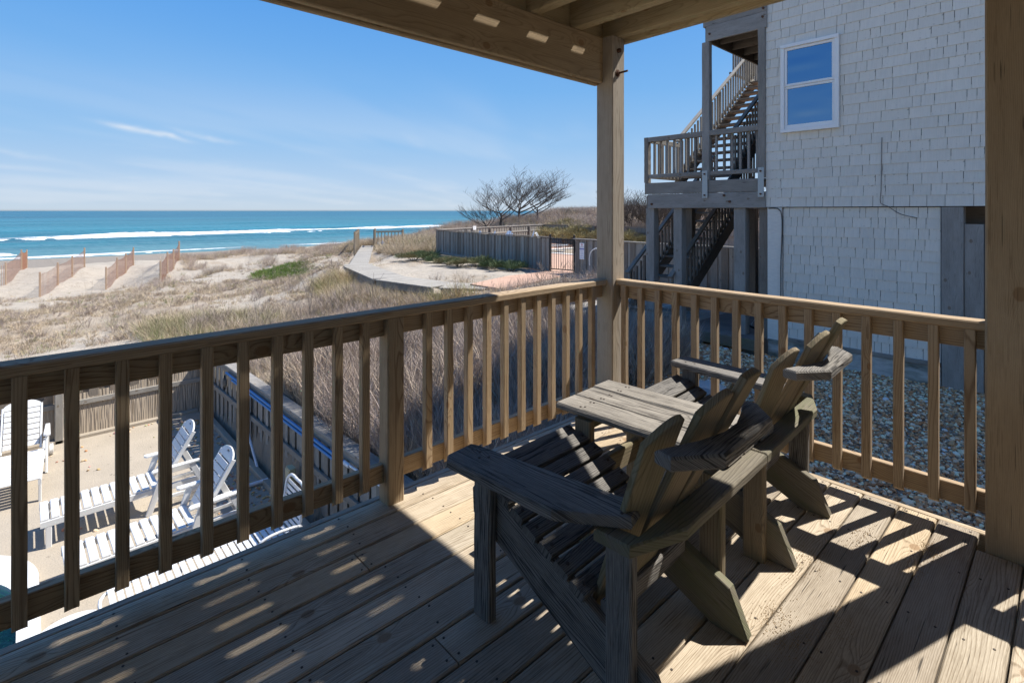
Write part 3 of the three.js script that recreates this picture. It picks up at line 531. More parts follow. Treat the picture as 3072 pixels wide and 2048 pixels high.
{
  const xs = [-900, -500, -300, -200, -140, -100, -75, -58, -45, -36, -29, -24, -20, -17, -14, -12, -10, -8.5, -7.2, -7.0, -6.5, ...axisCoords([[-6, 2.6, .5], [2.6, 12, .22], [12, 24, .4], [24, 44, .7], [44, 80, 3]]), 80, 100, 130, 180, 260, 400, 600, 900];
  const zs = [-400, -300, -220, -170, -140, -125, -115, -108, -103, -98, -93, -86, -78, -71, -65, -61, ...axisCoords([[-58, -30, .6], [-30, -13, .4], [-12.8, -12.5, .07], [-12.4, 0, .3], [0, 12, .8]]), 12, 16, 22, 30, 45, 70, 120, 220, 400];
  const nx = xs.length, nz = zs.length, pos = [], uv = [], col = [], idx = [];
  for (const z of zs) for (const x of xs) {
    const y = groundY(x, z); pos.push(x, y, z); uv.push(x / 3, z / 3);
    const wet = sstep(-66, -78, z), l = (1 - wet) * litter(x, z), peb = sstep(3, 3.6, x) * sstep(9.6, 8.9, x) * sstep(-5.2, -4.2, z);
    let c = [.44, .385, .315]; c = c.map((v, i) => mix(v, [.36, .29, .215][i], l * .8)); c = c.map((v, i) => mix(v, [.27, .235, .195][i], wet)); c = c.map((v, i) => mix(v, [.33, .275, .21][i], peb));
    if (x < 9 && z > -12.5 && x > 2.8) c = c.map((v, i) => mix(v, [.30, .24, .175][i], .75 * sstep(-12.5, -11, z)));
    col.push(...c);
  }
  for (let j = 0; j + 1 < nz; j++) for (let i = 0; i + 1 < nx; i++) { const a = j * nx + i, b = a + 1, c = a + nx, d = c + 1; idx.push(a, c, b, b, c, d); }
  const g = new THREE.BufferGeometry(); g.setAttribute('position', new THREE.Float32BufferAttribute(pos, 3)); g.setAttribute('uv', new THREE.Float32BufferAttribute(uv, 2)); g.setAttribute('color', new THREE.Float32BufferAttribute(col, 3)); g.setIndex(idx); g.computeVertexNormals();
  const map = dataTex(1024, 1024, (u, v) => { const a = fbmP(u, v, 3, 8), b = vnoise(u * 400, v * 400, 7, 400, 400), s = sstep(.70, .82, vnoise(u * 160, v * 110, 19, 160, 110)) * sstep(.45, .65, fbmP(u, v, 23, 6)); const f = .86 + .16 * (a - .5) + .14 * b; return [f * mix(1, .50, s), f * mix(1, .46, s), f * mix(1, .40, s)]; }, true);
  const bump = dataTex(1024, 1024, (u, v) => { const x = fbmP(u, v, 31, 16) * .7 + vnoise(u * 220, v * 220, 9, 220, 220) * .3; return [x, x, x]; });
  const m = new THREE.MeshStandardMaterial({ map, bumpMap: bump, bumpScale: .05, roughness: 1, vertexColors: true });
  const o = part('sand_ground', g, m); o.userData.kind = 'structure';
}
function fbmP(u, v, s, f) { let r = 0, a = .5; for (let i = 0; i < 4; i++) { r += a * vnoise(u * f, v * f, s + i, f, f); a *= .5; f *= 2; } return r / .9375; }

const SEA = -5.5;
{ // the ocean: swell and chop modelled near the beach, running out to the horizon
  const xs = []; for (let x = -60; x <= 330; x += 2.0) xs.push(x); const xL = [-30000, -8000, -2500, -900, -400, -220, -140, -90], xR = [360, 420, 520, 700, 1000, 1600, 3000, 8000, 30000];
  const X = [...xL, ...xs, ...xR], Z = []; let z = -96, d = .9; while (z > -42000) { Z.push(z); if (z < -230) d *= 1.05; z -= d; }
  const pos = [], uv = [], col = [], idx = [];
  const R = mulberry(3), waves = []; for (let i = 0; i < 22; i++) { const L = 3.2 * Math.pow(1.17, i), a = (R() - .5) * .9; waves.push([2 * Math.PI / L * Math.sin(a), 2 * Math.PI / L * Math.cos(a), R() * 7, .0036 * L * (L > 20 ? 20 / L : 1)]); }
  for (const z of Z) for (const x of X) {
    const f = sstep(-900, -200, z) * (x > -80 && x < 340 ? 1 : 0), near = sstep(-97, -140, z); let y = 0;
    if (f > 0) for (const w of waves) y += w[3] * Math.sin(w[0] * x + w[1] * z + w[2]) ;
    pos.push(x, SEA + y * f * mix(.25, .8, near), z); uv.push(x / 40, z / 40);
    const band = fbm(x * .004, z * .03, 44, 3) - .5, sh = sstep(-96, -170, z), dp = sstep(-240, -900, z), n = fbm(x * .03, z * .12, 48, 3) - .5;
    let c = [.075, .175, .185]; c = c.map((v, i) => mix(v, [.026, .142, .178][i], sh)); c = c.map((v, i) => mix(v, [.008, .095, .142][i], dp)); c = c.map((v, i) => Math.max(.003, v * (1 + band * .8 + n * .5)));
    col.push(...c);
  }
  const nx = X.length; for (let j = 0; j + 1 < Z.length; j++) for (let i = 0; i + 1 < nx; i++) { const a = j * nx + i; idx.push(a, a + 1, a + nx, a + 1, a + nx + 1, a + nx); }
  const g = new THREE.BufferGeometry(); g.setAttribute('position', new THREE.Float32BufferAttribute(pos, 3)); g.setAttribute('uv', new THREE.Float32BufferAttribute(uv, 2)); g.setAttribute('color', new THREE.Float32BufferAttribute(col, 3)); g.setIndex(idx); g.computeVertexNormals();
  const bump = dataTex(512, 512, (u, v) => { const x = fbmP(u, v, 51, 24); return [x, x, x]; });
  const m = new THREE.MeshPhysicalMaterial({ roughness: .28, vertexColors: true, ior: 1.33, bumpMap: bump, bumpScale: .5, specularIntensity: .6 });
  const o = part('ocean', g, m); o.userData.kind = 'structure';
}
// breaking waves: ridge of tumbling foam with a ragged sheet of foam behind it
const foamM = (() => { const b = dataTex(256, 256, (u, v) => { const x = fbmP(u, v, 81, 12); return [x, x, x]; }); const m = new THREE.MeshStandardMaterial({ roughness: .9, bumpMap: b, bumpScale: .25 }); m.color.setRGB(.74, .75, .76); return m; })();
function breaker(name, label, x0, x1, zf, hgt, dep, seed, gaps = 0) {
  const o = thing(name, label, 'wave', [(x0 + x1) / 2, SEA, zf((x0 + x1) / 2)]), pos = [], uv = [], idx = [], N = Math.round((x1 - x0) / .8), K = 9; // profile points
  for (let i = 0; i <= N; i++) {
    const x = mix(x0, x1, i / N), n = fbm(x * .05, 1, seed, 4), n2 = fbm(x * .45, 2, seed + 9, 3), z = zf(x) + (n - .5) * dep * .9, e = sstep(0, .04, i / N) * sstep(1, .96, i / N);
    const H = hgt * e * (.35 + 1.1 * n) * (1 - gaps * sstep(.5, .56, vnoise(x * .03, 5, seed + 4))), D = dep * (.35 + 1.1 * n2) * (.3 + .7 * e);
    const pr = [[-D * .45, -.25], [-D * .33, H * .55], [-D * .2, H], [-D * .05, H * .92], [D * .06, H * .6], [D * .14, .22 * H], [D * .32, .14], [D * (.5 + .5 * n2), .09], [D * (.75 + .6 * fbm(x * .9, 7, seed, 2)), -.2]];
    for (let k = 0; k < K; k++) { const q = (fbm(x * 1.1 + k * 3.1, k * 1.7, seed + 20, 2) - .5); pos.push(x - o.position.x, pr[k][1] + q * .35 * H, z + pr[k][0] + q * .5 - o.position.z); uv.push(x / 4, k / 3); }
  }
  for (let i = 0; i < N; i++) for (let k = 0; k + 1 < K; k++) { const a = i * K + k; idx.push(a, a + 1, a + K, a + 1, a + K + 1, a + K); }
  const g = new THREE.BufferGeometry(); g.setAttribute('position', new THREE.Float32BufferAttribute(pos, 3)); g.setAttribute('uv', new THREE.Float32BufferAttribute(uv, 2)); g.setIndex(idx); g.computeVertexNormals();
  part('foam', g, foamM, o); return o;
}
breaker('breaking_wave', 'long white line of surf breaking well out from the beach', -20, 900, x => -176 - x * .06, .8, 7, 501);
breaker('shore_wash', 'thin white edge of water washing onto the wet sand', -30, 330, x => -104 - x * .045, .22, 3.2, 521);
breaker('breaking_wave', 'short small white breaker near the sand at the left edge', -30, -1, x => -112, .4, 3, 541);

/* ---------- sand fences on the beach ---------- */
{
  const wood1 = tint(M.post, 1.25, .74, .58), postM = tint(M.post, 1.35, 1.12, .98);
  const F = [
    ['leftmost sand fence on the beach, partly outside the picture', [[-4.4, -31.5], [-2.6, -35.2], [-.8, -39.2], [-.2, -43.4], [.05, -47.6]]],
    ['second sand fence from the left, with four pale posts', [[.5, -34.4], [1.25, -37.1], [1.98, -39.8], [2.7, -42.4]]],
    ['third sand fence from the left, with four pale posts', [[3.16, -35.5], [3.9, -38.1], [4.6, -40.6], [5.3, -43.1]]],
    ['rightmost sand fence, nearest the grassy hummocks', [[5.3, -33.5], [5.92, -35.3], [6.5, -36.9], [7.1, -38.6]]]];
  for (const [label, pts] of F) {
    const p0 = pts[0], t = thing('sand_fence', label, 'fence', [p0[0], groundY(...p0), p0[1]], 0, 'reddish slatted sand fences on the beach'), L = p => [p[0] - p0[0], groundY(...p) - t.position.y, p[1] - p0[1]];
    const sl = [], wires = [];
    pts.forEach((p, i) => { const q = L(p); part('post', bx(q[0] - .04, q[0] + .04, q[1] - .6, q[1] + 1.22, q[2] - .04, q[2] + .04, 'y', { r: .006 }), postM, t); });
    for (let i = 0; i + 1 < pts.length; i++) {
      const a = L(pts[i]), b = L(pts[i + 1]), len = Math.hypot(b[0] - a[0], b[2] - a[2]), n = Math.round(len / .19);
      for (let k = 1; k < n; k++) { const s = k / n, x = mix(a[0], b[0], s), z = mix(a[2], b[2], s), gy = groundY(p0[0] + x, p0[1] + z) - t.position.y, top = mix(a[1], b[1], s) + 1.12 - .10 * Math.sin(s * Math.PI) + rr(-.015, .015); sl.push(bx(x - .008, x + .008, Math.min(gy - .05, top - 1.2), top, z - .021, z + .021, 'y', { r: .001 })); }
      for (const h of [.25, .62, 1.0]) wires.push(rod(V(a[0], a[1] + h, a[2]), V(b[0], b[1] + h, b[2]), .004, .004, 4));
    }
    stuff(part('slats', sl, wood1, t)); stuff(part('wires', wires, M.iron, t));
  }
}

/* =================== POOL YARD BELOW THE PORCH =================== */
const conc = (() => { const map = dataTex(1024, 1024, (u, v) => { const a = fbmP(u, v, 101, 6), b = vnoise(u * 380, v * 380, 5, 380, 380), c = sstep(.78, .86, fbmP(u, v, 107, 40)); const f = .82 + .22 * (a - .5) + .16 * (b - .5) - .34 * c; return [f, f * .985, f * .96]; }, true); const bump = dataTex(512, 512, (u, v) => { const x = vnoise(u * 250, v * 250, 8, 250, 250); return [x, x, x]; }); const m = new THREE.MeshStandardMaterial({ map, bumpMap: bump, bumpScale: .003, roughness: .95 }); m.color.setRGB(.46, .40, .32); return m; })();
{
  const sl = structure('pool_patio');
  const s = new THREE.Shape([[-6.9, 12.6], [2.70, 12.6], [2.80, 2], [3.0, -3.8], [-6.9, -3.8]].map(p => new THREE.Vector2(...p)));
  const rrect = (x0, x1, z0, z1, r) => { const p = new THREE.Path(); p.moveTo(x0 + r, -z0); p.lineTo(x1 - r, -z0); p.absarc(x1 - r, -z0 - r, r, Math.PI / 2, 0, true); p.lineTo(x1, -z1 + r); p.absarc(x1 - r, -z1 + r, r, 0, -Math.PI / 2, true); p.lineTo(x0 + r, -z1); p.absarc(x0 + r, -z1 + r, r, -Math.PI / 2, -Math.PI, true); p.lineTo(x0, -z0 - r); p.absarc(x0 + r, -z0 - r, r, Math.PI, Math.PI / 2, true); return p; };
  s.holes.push(rrect(-4.6, .10, -9.05, -4.2, 1.1));
  const g = new THREE.ExtrudeGeometry(s, { depth: .1, bevelEnabled: false, curveSegments: 16 }).rotateX(-Math.PI / 2).translate(0, -2.9, 0); planarUV(g, (x, y, z) => [x / 2.5 + y, z / 2.5]);
  part('concrete', g, conc, sl);
  part('curb', bx(2.66, 2.76, -2.82, -2.72, -12.55, -3, 'z', { r: .01 }), conc, sl); part('curb', bx(-6.9, 2.64, -2.82, -2.74, -12.62, -12.50, 'x', { r: .01 }), conc, sl);
  const pl = thing('plunge_pool', 'small pool with a wide white rim and green water at the lower left', 'pool', [-2.2, -2.8, -6.6]);
  const outer = new THREE.Shape(rrect(-4.55, .08, -9.02, -4.25, 1.05).getPoints(16)); outer.holes.push(rrect(-4.2, -.07, -8.5, -4.7, .95));
  const rg = new THREE.ExtrudeGeometry(outer, { depth: .07, bevelEnabled: true, bevelThickness: .03, bevelSize: .03, bevelSegments: 4, curveSegments: 20 }).rotateX(-Math.PI / 2).translate(2.2, .005, 6.6);
  part('rim', rg, M.plastic, pl);
  const inner = new THREE.Shape(rrect(-4.25, -.05, -8.55, -4.65, .95).getPoints(16));
  const shellHole = new THREE.ExtrudeGeometry(outer, { depth: 1, bevelEnabled: false, curveSegments: 16 }).rotateX(-Math.PI / 2).translate(2.2, -1.02, 6.6); part('shell', shellHole, M.plastic, pl);
  part('pool_floor', new THREE.ShapeGeometry(inner, 16).toNonIndexed().rotateX(-Math.PI / 2).translate(2.2, -.95, 6.6), M.plastic, pl);
  const wm = new THREE.MeshPhysicalMaterial({ transmission: 1, roughness: .02, ior: 1.33, thickness: 1, attenuationDistance: .38, bumpScale: .02, bumpMap: dataTex(256, 256, (u, v) => { const x = fbmP(u, v, 131, 5); return [x, x, x]; }) }); wm.attenuationColor = new THREE.Color().setRGB(.16, .62, .58); wm.color.setRGB(.95, 1, 1);
  const wg = new THREE.ExtrudeGeometry(inner, { depth: .965, bevelEnabled: false, curveSegments: 16 }).rotateX(-Math.PI / 2).translate(2.2, -.94, 6.6); part('water', wg, wm, pl);
  // board fence on the seaward side
  const R = mulberry(41), fm = [M.greyB, M.greyC, tint(M.grey, .66, .56, .47), tint(M.grey, .78, .68, .58), tint(M.grey, .72, .64, .56)];
  const fa = thing('yard_fence', 'grey board fence at the seaward end of the pool yard', 'fence', [-1, -2.8, -12.68]);
  for (let x = -6.4, k = 0; x < 2.75; x += .158, k++) part('fence_board', bx(x - (k % 2 ? .02 : 0), x + .150 + (k % 2 ? .02 : 0), -2.74 + rr(-.02, .03), -1.50 + rr(-.012, .012), k % 2 ? -12.70 : -12.672, k % 2 ? -12.682 : -12.654, 'y', { r: .003, seg: 3, wob: .003 }).translate(1, 2.8, 12.68), pick(fm), fa);
  for (const y of [-2.16, -1.62]) part('rail', bx(-6.4, 2.8, y - .045, y + .045, -12.652, -12.614, 'x', { r: .004, seg: 6, wob: .003 }).translate(1, 2.8, 12.68), y < -2 ? M.greyD : M.grey, fa);
  part('cap', bx(-6.4, 2.86, -1.488, -1.452, -12.75, -12.61, 'x', { r: .004 }).translate(1, 2.8, 12.68), M.greyD, fa);
  for (const x of [-4.3, -1.95, .44]) part('post', bx(x - .06, x + .06, -2.85, -1.49, -12.612, -12.50, 'y', { r: .01 }).translate(1, 2.8, 12.68), M.greyD, fa);
  // fence on the right, running from the sea end to under the porch
  const fx = z => 2.83 + (z + 12.6) * .0215, ang = -Math.atan(.0215);
  const fb = thing('yard_fence', 'board fence with a flat cap right of the pool yard, blue poles hung on it', 'fence', [2.83, -2.8, -12.6], -ang);
  // local frame: -? run along +z
  for (let k = 0, z = .02; z < 10.4; z += .138, k++) part('fence_board', bx(k % 2 ? .002 : .024, k % 2 ? .020 : .042, .04, 1.195 + rr(-.01, .01), z - (k % 2 ? 0 : .016), z + .105 + (k % 2 ? 0 : .016), 'y', { r: .003, seg: 3, wob: .003 }), pick([M.grey, M.greyB, M.greyD, M.greyB]), fb);
  for (const y of [.62, 1.15]) part('rail', bx(-.04, .0, y - .045, y + .045, 0, 10.4, 'z', { r: .004, seg: 8, wob: .003 }), M.greyB, fb);
  part('cap', bx(-.055, .135, 1.205, 1.243, -.15, 10.4, 'z', { r: .006, seg: 10, wob: .003 }), M.grey, fb);
  for (const z of [.1, 2.75, 5.2, 7.6]) part('post', bx(-.10, -.042, -.1, 1.2, z, z + .09, 'y', { r: .004 }), M.greyB, fb);
  // pool tools on that fence
  const onF = (z, y, dx) => V(fx(z) + dx, y, z);
  const p1 = thing('pool_pole', 'blue telescopic pool pole hung along the right fence under its cap', 'pole', [2.8, -1.75, -8.4]);
  const loc = (o, v) => v.clone().sub(o.position);
  part('outer_tube', rod(loc(p1, onF(-10.95, -1.66, -.085)), loc(p1, onF(-6.1, -1.70, -.085)), .022, .022, 10), M.blue, p1); part('inner_tube', rod(loc(p1, onF(-6.2, -1.70, -.085)), loc(p1, onF(-5.2, -1.66, -.085)), .015, .015, 8), M.pale, p1); part('collar', rod(loc(p1, onF(-6.16, -1.70, -.085)), loc(p1, onF(-6.02, -1.70, -.085)), .027, .027, 10), M.pale, p1);
  const p2 = thing('pool_pole', 'second blue pool pole hung just below the first, ending nearer the sea', 'pole', [2.8, -1.8, -8.4]); part('tube', rod(loc(p2, onF(-10.6, -1.72, -.085)), loc(p2, onF(-6.25, -1.765, -.085)), .022, .022, 10, false), M.blue, p2); part('end_cap', new THREE.TorusGeometry(.018, .006, 6, 14).translate(...loc(p2, onF(-6.25, -1.765, -.085)).toArray()), M.blue, p2);
  const p3 = thing('pool_pole', 'white pole leaning against the right fence with its foot on the ground', 'pole', [2.74, -2.78, -8.95]); part('tube', rod(V(0, 0, 0), V(.03, .80, -1.1), .020, .020, 10), M.pale, p3); part('grip', rod(V(.028, .72, -.99), V(.03, .80, -1.1), .025, .025, 10), M.blue, p3);
  const hook = thing('net_head', 'dark pool net hanging from the far end of the blue pole', 'net', [2.74, -1.72, -10.9]); part('hoop', new THREE.TorusGeometry(.13, .012, 6, 18).scale(.4, 1, 1).rotateY(1.2).translate(0, -.10, 0), M.iron, hook); part('net', new THREE.SphereGeometry(.11, 10, 6).scale(.3, .9, .9).translate(0, -.1, 0), M.greyDark, hook);
  const hose = thing('pool_hose', 'pale ribbed hose lying on the pebbles by the right fence', 'hose', [2.58, -2.77, -8.55]); part('hose', tubeAlong([[-.75, 0, -.02], [-.45, .01, .05], [-.1, .01, 0], [.16, .03, .05]], .03, 8, 30), M.pale, hose);
  const bxo = thing('switch_box', 'small cream box fixed to the right fence', 'box', [2.84, -2.42, -7.7]); part('body', bx(-.09, .0, -.12, .14, -.08, .08, 'y', { r: .012 }), flat(.62, .53, .32, .5), bxo); part('lid', bx(-.10, -.092, -.10, .12, -.07, .07, 'y', { r: .004 }), flat(.66, .57, .36, .5), bxo);
}
/* loungers */
{
  // local frame: seat runs along -x from the back hinge at 0, back rises toward +x
  function lounger(label, pos, turn, group) {
    const t = thing('sun_lounger', label, 'sun lounger', pos, turn, group), W2 = .27, o = { r: .006 };
    for (const s of [-1, 1]) {
      part('side_rail', bx(-1.27, .52, .26, .34, s * W2 - .018, s * W2 + .018, 'x', o), M.plastic, t);
      part('front_leg', bar(V(-.16, 0, s * (W2 + .04)), V(.02, .56, s * (W2 + .04)), .075, .034, { r: .006, up: V(1, 0, 0) }), M.plastic, t);
      part('rear_leg', bar(V(.62, 0, s * (W2 + .04)), V(.36, .56, s * (W2 + .04)), .075, .034, { r: .006, up: V(1, 0, 0) }), M.plastic, t);
      part('armrest', slab([[-.10, s * (W2 + .00)], [-.13, s * (W2 + .04)], [-.12, s * (W2 + .09)], [.45, s * (W2 + .07)], [.46, s * (W2 + .01)]], .03, .006).translate(0, .60, 0), M.plastic, t);
      part('back_rail', bar(V(.02, .36, s * (W2 - .035)), V(.40, .98, s * (W2 - .035)), .055, .03, { r: .006 }), M.plastic, t);
      part('foot_leg', bx(-1.22, -1.16, 0, .26, s * W2 - .017, s * W2 + .017, 'y', o), M.plastic, t);
      part('stretcher', bx(-.08, .56, .14, .19, s * (W2 + .01) - .012, s * (W2 + .01) + .012, 'x', o), M.plastic, t);
    }
    for (let i = 0; i < 12; i++) part('seat_slat', bx(-1.27 + i * .105, -1.27 + i * .105 + .082, .342, .362, -W2 - .01, W2 + .01, 'z', o), M.plastic, t);
    const d = V(.38, .62, 0).normalize(), n = V(-.62, .38, 0).normalize();
    for (let i = 0; i < 7; i++) { const a = .06 + i * .088, p = V(.02, .36, 0).addScaledVector(d, a).addScaledVector(n, .03), q = p.clone().addScaledVector(d, .074); part('back_slat', bar(p, q, .018, (W2 - .055) * 2, { r: .004, up: n }), M.plastic, t); }
    { const b = V(.02, .36, 0).addScaledVector(d, .68).addScaledVector(n, .02), w = W2 - .05, sh = new THREE.Shape(); sh.moveTo(-w, 0); sh.lineTo(w, 0); sh.lineTo(w, .06); sh.quadraticCurveTo(w * .7, .13, 0, .135); sh.quadraticCurveTo(-w * .7, .13, -w, .06); const hl = new THREE.Path(); hl.absellipse(0, .085, .05, .016, 0, Math.PI * 2); sh.holes.push(hl);
      const g = new THREE.ExtrudeGeometry(sh, { depth: .018, bevelEnabled: true, bevelThickness: .003, bevelSize: .003, bevelSegments: 1, curveSegments: 10 }); g.applyMatrix4(new THREE.Matrix4().makeBasis(V(0, 0, -1), d, V(0, 0, -1).cross(d)).setPosition(b)); part('head_board', g, M.plastic, t); }
    for (const s of [-1, 1]) part('wheel', new THREE.CylinderGeometry(.09, .09, .045, 18).rotateX(Math.PI / 2).translate(.64, .09, s * (W2 + .085)), M.plastic, t);
    return t;
  }
  lounger('white slatted lounger on the patio, farther of the two side by side', [1.40, -2.8, -9.02], 0);
  lounger('white slatted lounger on the patio, the nearer of the two side by side', [1.57, -2.8, -7.66], .02);
  lounger('white slatted lounger at the left edge, its back to the seaward fence', [-.06, -2.8, -11.45], Math.PI / 2 - .05);
  // strap lounger close under the porch
  const t = thing('strap_lounger', 'white tube-framed strap lounger nearest the porch, seen between the railing and the deck edge', 'sun lounger', [2.28, -2.8, -6.38]);
  const W2 = .30, tb = (pts, n = 20) => tubeAlong(pts, .017, 8, n);
  part('seat_frame', tb([[.1, .36, -W2], [-.6, .36, -W2], [-1.55, .36, -W2], [-1.72, .345, -W2 + .05], [-1.75, .33, 0], [-1.72, .345, W2 - .05], [-1.55, .36, W2], [-.6, .36, W2], [.1, .36, W2]], 60), M.strap, t);
  part('back_frame', tb([[0, .37, -W2 + .03], [.06, .7, -W2 + .03], [.09, .90, -W2 + .04], [.11, .97, -W2 + .12], [.11, .98, 0], [.11, .97, W2 - .12], [.09, .90, W2 - .04], [.06, .7, W2 - .03], [0, .37, W2 - .03]], 60), M.strap, t);
  for (const s of [-1, 1]) { part('leg', tb([[-1.3, .36, s * W2], [-1.38, .02, s * W2], [-1.1, .02, s * W2], [-1.02, .36, s * W2]]), M.strap, t); part('leg', tb([[-.3, .36, s * W2], [-.4, .02, s * W2], [.2, .02, s * W2], [.1, .36, s * W2]]), M.strap, t); part('armrest', tb([[-.42, .36, s * W2], [-.40, .58, s * (W2 + .02)], [0, .60, s * (W2 + .02)], [.05, .56, s * W2]]), M.strap, t); }
  for (let i = 0; i < 25; i++) part('strap', bx(-1.68 + i * .069, -1.68 + i * .069 + .052, .372 - (i < 1 ? .01 : 0), .377, -W2 - .01, W2 + .01, 'z', { r: .001 }), M.strap, t);
  for (let i = 0; i < 8; i++) { const y = .43 + i * .062, x = .012 + (y - .37) * .18; part('strap', bx(x - .004, x + .002, y, y + .048, -W2 + .02, W2 - .02, 'z', { r: .001 }), M.strap, t); }
  const tw = thing('side_table', 'low round white table just showing past the deck edge', 'table', [.30, -2.8, -6.16]); part('top', new THREE.CylinderGeometry(.27, .27, .025, 32).translate(0, .40, 0), M.plastic, tw); part('pedestal', new THREE.CylinderGeometry(.04, .06, .385, 12).translate(0, .195, 0), M.plastic, tw);
}

/* =================== COMMUNITY POOL, WALKS, PLANTS =================== */
const TH = Math.atan(1460 / 1577), cT = Math.cos(TH), sT = Math.sin(TH);
function at(px, py, y) { const u = (px - 1536) / 1577, f = (CAM_Y - y) * 1577 / (py - 632); return [f * (u * cT + sT), -f * (cT - u * sT)]; } // photo pixel -> place on the level y
const polyAt = (pts, d) => { for (let i = 0; i + 1 < pts.length; i++) { const L = Math.hypot(pts[i + 1][0] - pts[i][0], pts[i + 1][1] - pts[i][1]); if (d <= L || i + 2 === pts.length) { const t = d / L; return [mix(pts[i][0], pts[i + 1][0], t), mix(pts[i][1], pts[i + 1][1], t), Math.atan2(pts[i + 1][0] - pts[i][0], pts[i + 1][1] - pts[i][1])]; } d -= L; } };
const polyLen = pts => { let s = 0; for (let i = 0; i + 1 < pts.length; i++) s += Math.hypot(pts[i + 1][0] - pts[i][0], pts[i + 1][1] - pts[i][1]); return s; };
const FRONT = [[13.86, -12.92], [14.2, -15.4], [14.62, -17.9], [14.95, -20.1], [15.3, -22.15]], FRIGHT = [[14.05, -12.0], [13.8, -8.6], [13.9, -5.6], [13.95, -2.2]], FAR1 = [[15.3, -22.2], [26.6, -25.5]], FAR2 = [[26.6, -25.5], [25.8, -10], [25.8, -1]];
{
  const G = -.76;
  const lot = structure('pool_terrace'); const terra = (() => { const map = dataTex(512, 512, (u, v) => { const a = fbmP(u, v, 141, 5), b = vnoise(u * 250, v * 250, 4, 250, 250), f = .88 + .16 * (a - .5) + .12 * (b - .5); return [f, f, f]; }, true); const m = new THREE.MeshStandardMaterial({ map, roughness: .95 }); m.color.setRGB(.54, .345, .25); return m; })();
  const shp = new THREE.Shape([[14.02, 12.0], [13.88, 12.9], [14.65, 17.9], [15.35, 22.0], [26.5, 25.3], [25.7, 2], [13.9, 2]].map(p => new THREE.Vector2(...p)));
  const hole = new THREE.Path([[19.8, 8], [24, 8], [24, 19.9], [19.8, 19.9]].map(p => new THREE.Vector2(...p))); shp.holes.push(hole);
  const tg = new THREE.ExtrudeGeometry(shp, { depth: .1, bevelEnabled: false }).rotateX(-Math.PI / 2).translate(0, G - .1, 0); planarUV(tg, (x, y, z) => [x / 2, z / 2]); part('paving', tg, terra, lot);
  const ps = structure('terracotta_path'); const A = at(1410, 851, G), B = at(1504, 865, G);
  const pathPts = [[A[0], A[1]], [11.8, -12.95], [13.84, -12.93], [14.03, -12.02], [12.4, -11.5], [B[0], B[1]]];
  const pg = new THREE.ExtrudeGeometry(new THREE.Shape(pathPts.map(p => new THREE.Vector2(p[0], -p[1]))), { depth: .1, bevelEnabled: false }).rotateX(-Math.PI / 2).translate(0, G - .104, 0); planarUV(pg, (x, y, z) => [x / 2, z / 2]); part('paving', pg, terra, ps);
  part('joint', bx(-.006, .006, G - .006, G - .0025, -.75, .75, 'z', { r: .001 }).rotateY(.35).translate(11.6, 0, -12.1), M.greyDark, ps);
  // swimming pool
  const sp = thing('swimming_pool', 'blue swimming pool seen through the black gate', 'pool', [21.9, G, -14]);
  part('basin', [bx(-2.1, 2.1, -1.4, -1.3, -5.9, 6, 'x'), bx(-2.1, -2.02, -1.3, -.02, -5.9, 6, 'z'), bx(2.02, 2.1, -1.3, -.02, -5.9, 6, 'z'), bx(-2.02, 2.02, -1.3, -.02, -5.9, -5.82, 'x'), bx(-2.02, 2.02, -1.3, -.02, 5.92, 6, 'x')], flat(.35, .62, .72, .5), sp);
  part('coping', [bx(-2.3, -1.98, -.015, .03, -6.1, 6.2, 'z'), bx(1.98, 2.3, -.015, .03, -6.1, 6.2, 'z'), bx(-1.98, 1.98, -.015, .03, -6.1, -5.8, 'x')], flat(.70, .66, .60, .8), sp);
  const wm = new THREE.MeshPhysicalMaterial({ roughness: .06, ior: 1.33, bumpMap: M.rail.bumpMap, bumpScale: .01 }); wm.color.setRGB(.03, .20, .30); part('water', bx(-2.02, 2.02, -1.2, -.11, -5.82, 5.92, 'x', { r: .001 }), wm, sp);
  // board-on-board fences
  const fm = [M.grey, M.greyB, M.greyD, M.greyB, M.greyC];
  function boards(t, pts, bottom, top, w, gap, capM, single) {
    const L = polyLen(pts), out = []; let k = 0;
    for (let d = 0; d < L - w * .5; d += w + gap, k++) { const [x, z, a] = polyAt(pts, d + w / 2), o = k % 2 ? -.012 : .012, g = bx(o - .009, o + .009, bottom, top - .03 + rr(-.008, .004), -w / 2 - (k % 2 ? .03 : 0), w / 2 + (k % 2 ? .03 : 0), 'y', { r: .003 }).rotateY(a).translate(x - t.position.x, -t.position.y, z - t.position.z); if (single) part('fence_board', g, pick(fm), t); else out.push(g); }
    if (!single) stuff(part('fence_boards', out, M.greyB, t));
    for (let i = 0; i + 1 < pts.length; i++) { const P = (y) => [V(pts[i][0], y, pts[i][1]).sub(t.position), V(pts[i + 1][0], y, pts[i + 1][1]).sub(t.position)]; part('cap', bar(...P(top + .005), .035, .11, { r: .004, seg: 4, wob: .003 }), capM, t); if (!single) part('rail', bar(...P(top - .35), .09, .09, { r: .004 }), capM, t); }
  }
  const f1 = thing('pool_fence', 'long curved grey board fence in front of the community pool, left of its gate', 'fence', [14.4, -.8, -17]);
  boards(f1, FRONT, -.78, .44, .122, .012, M.greyC, true);
  for (let i = 1; i + 1 < FRONT.length; i++) part('kick_board', bar(V(FRONT[i][0] - .03, -.72, FRONT[i][1]).sub(f1.position), V(FRONT[i + 1][0] - .03, -.70, FRONT[i + 1][1]).sub(f1.position), .12, .03, { r: .004 }), M.grey, f1);
  const f2 = thing('pool_fence', 'grey board fence right of the black gate, running behind the porch stairs', 'fence', [13.85, -.8, -7]); boards(f2, FRIGHT, -.76, .42, .135, .012, M.greyD, true);
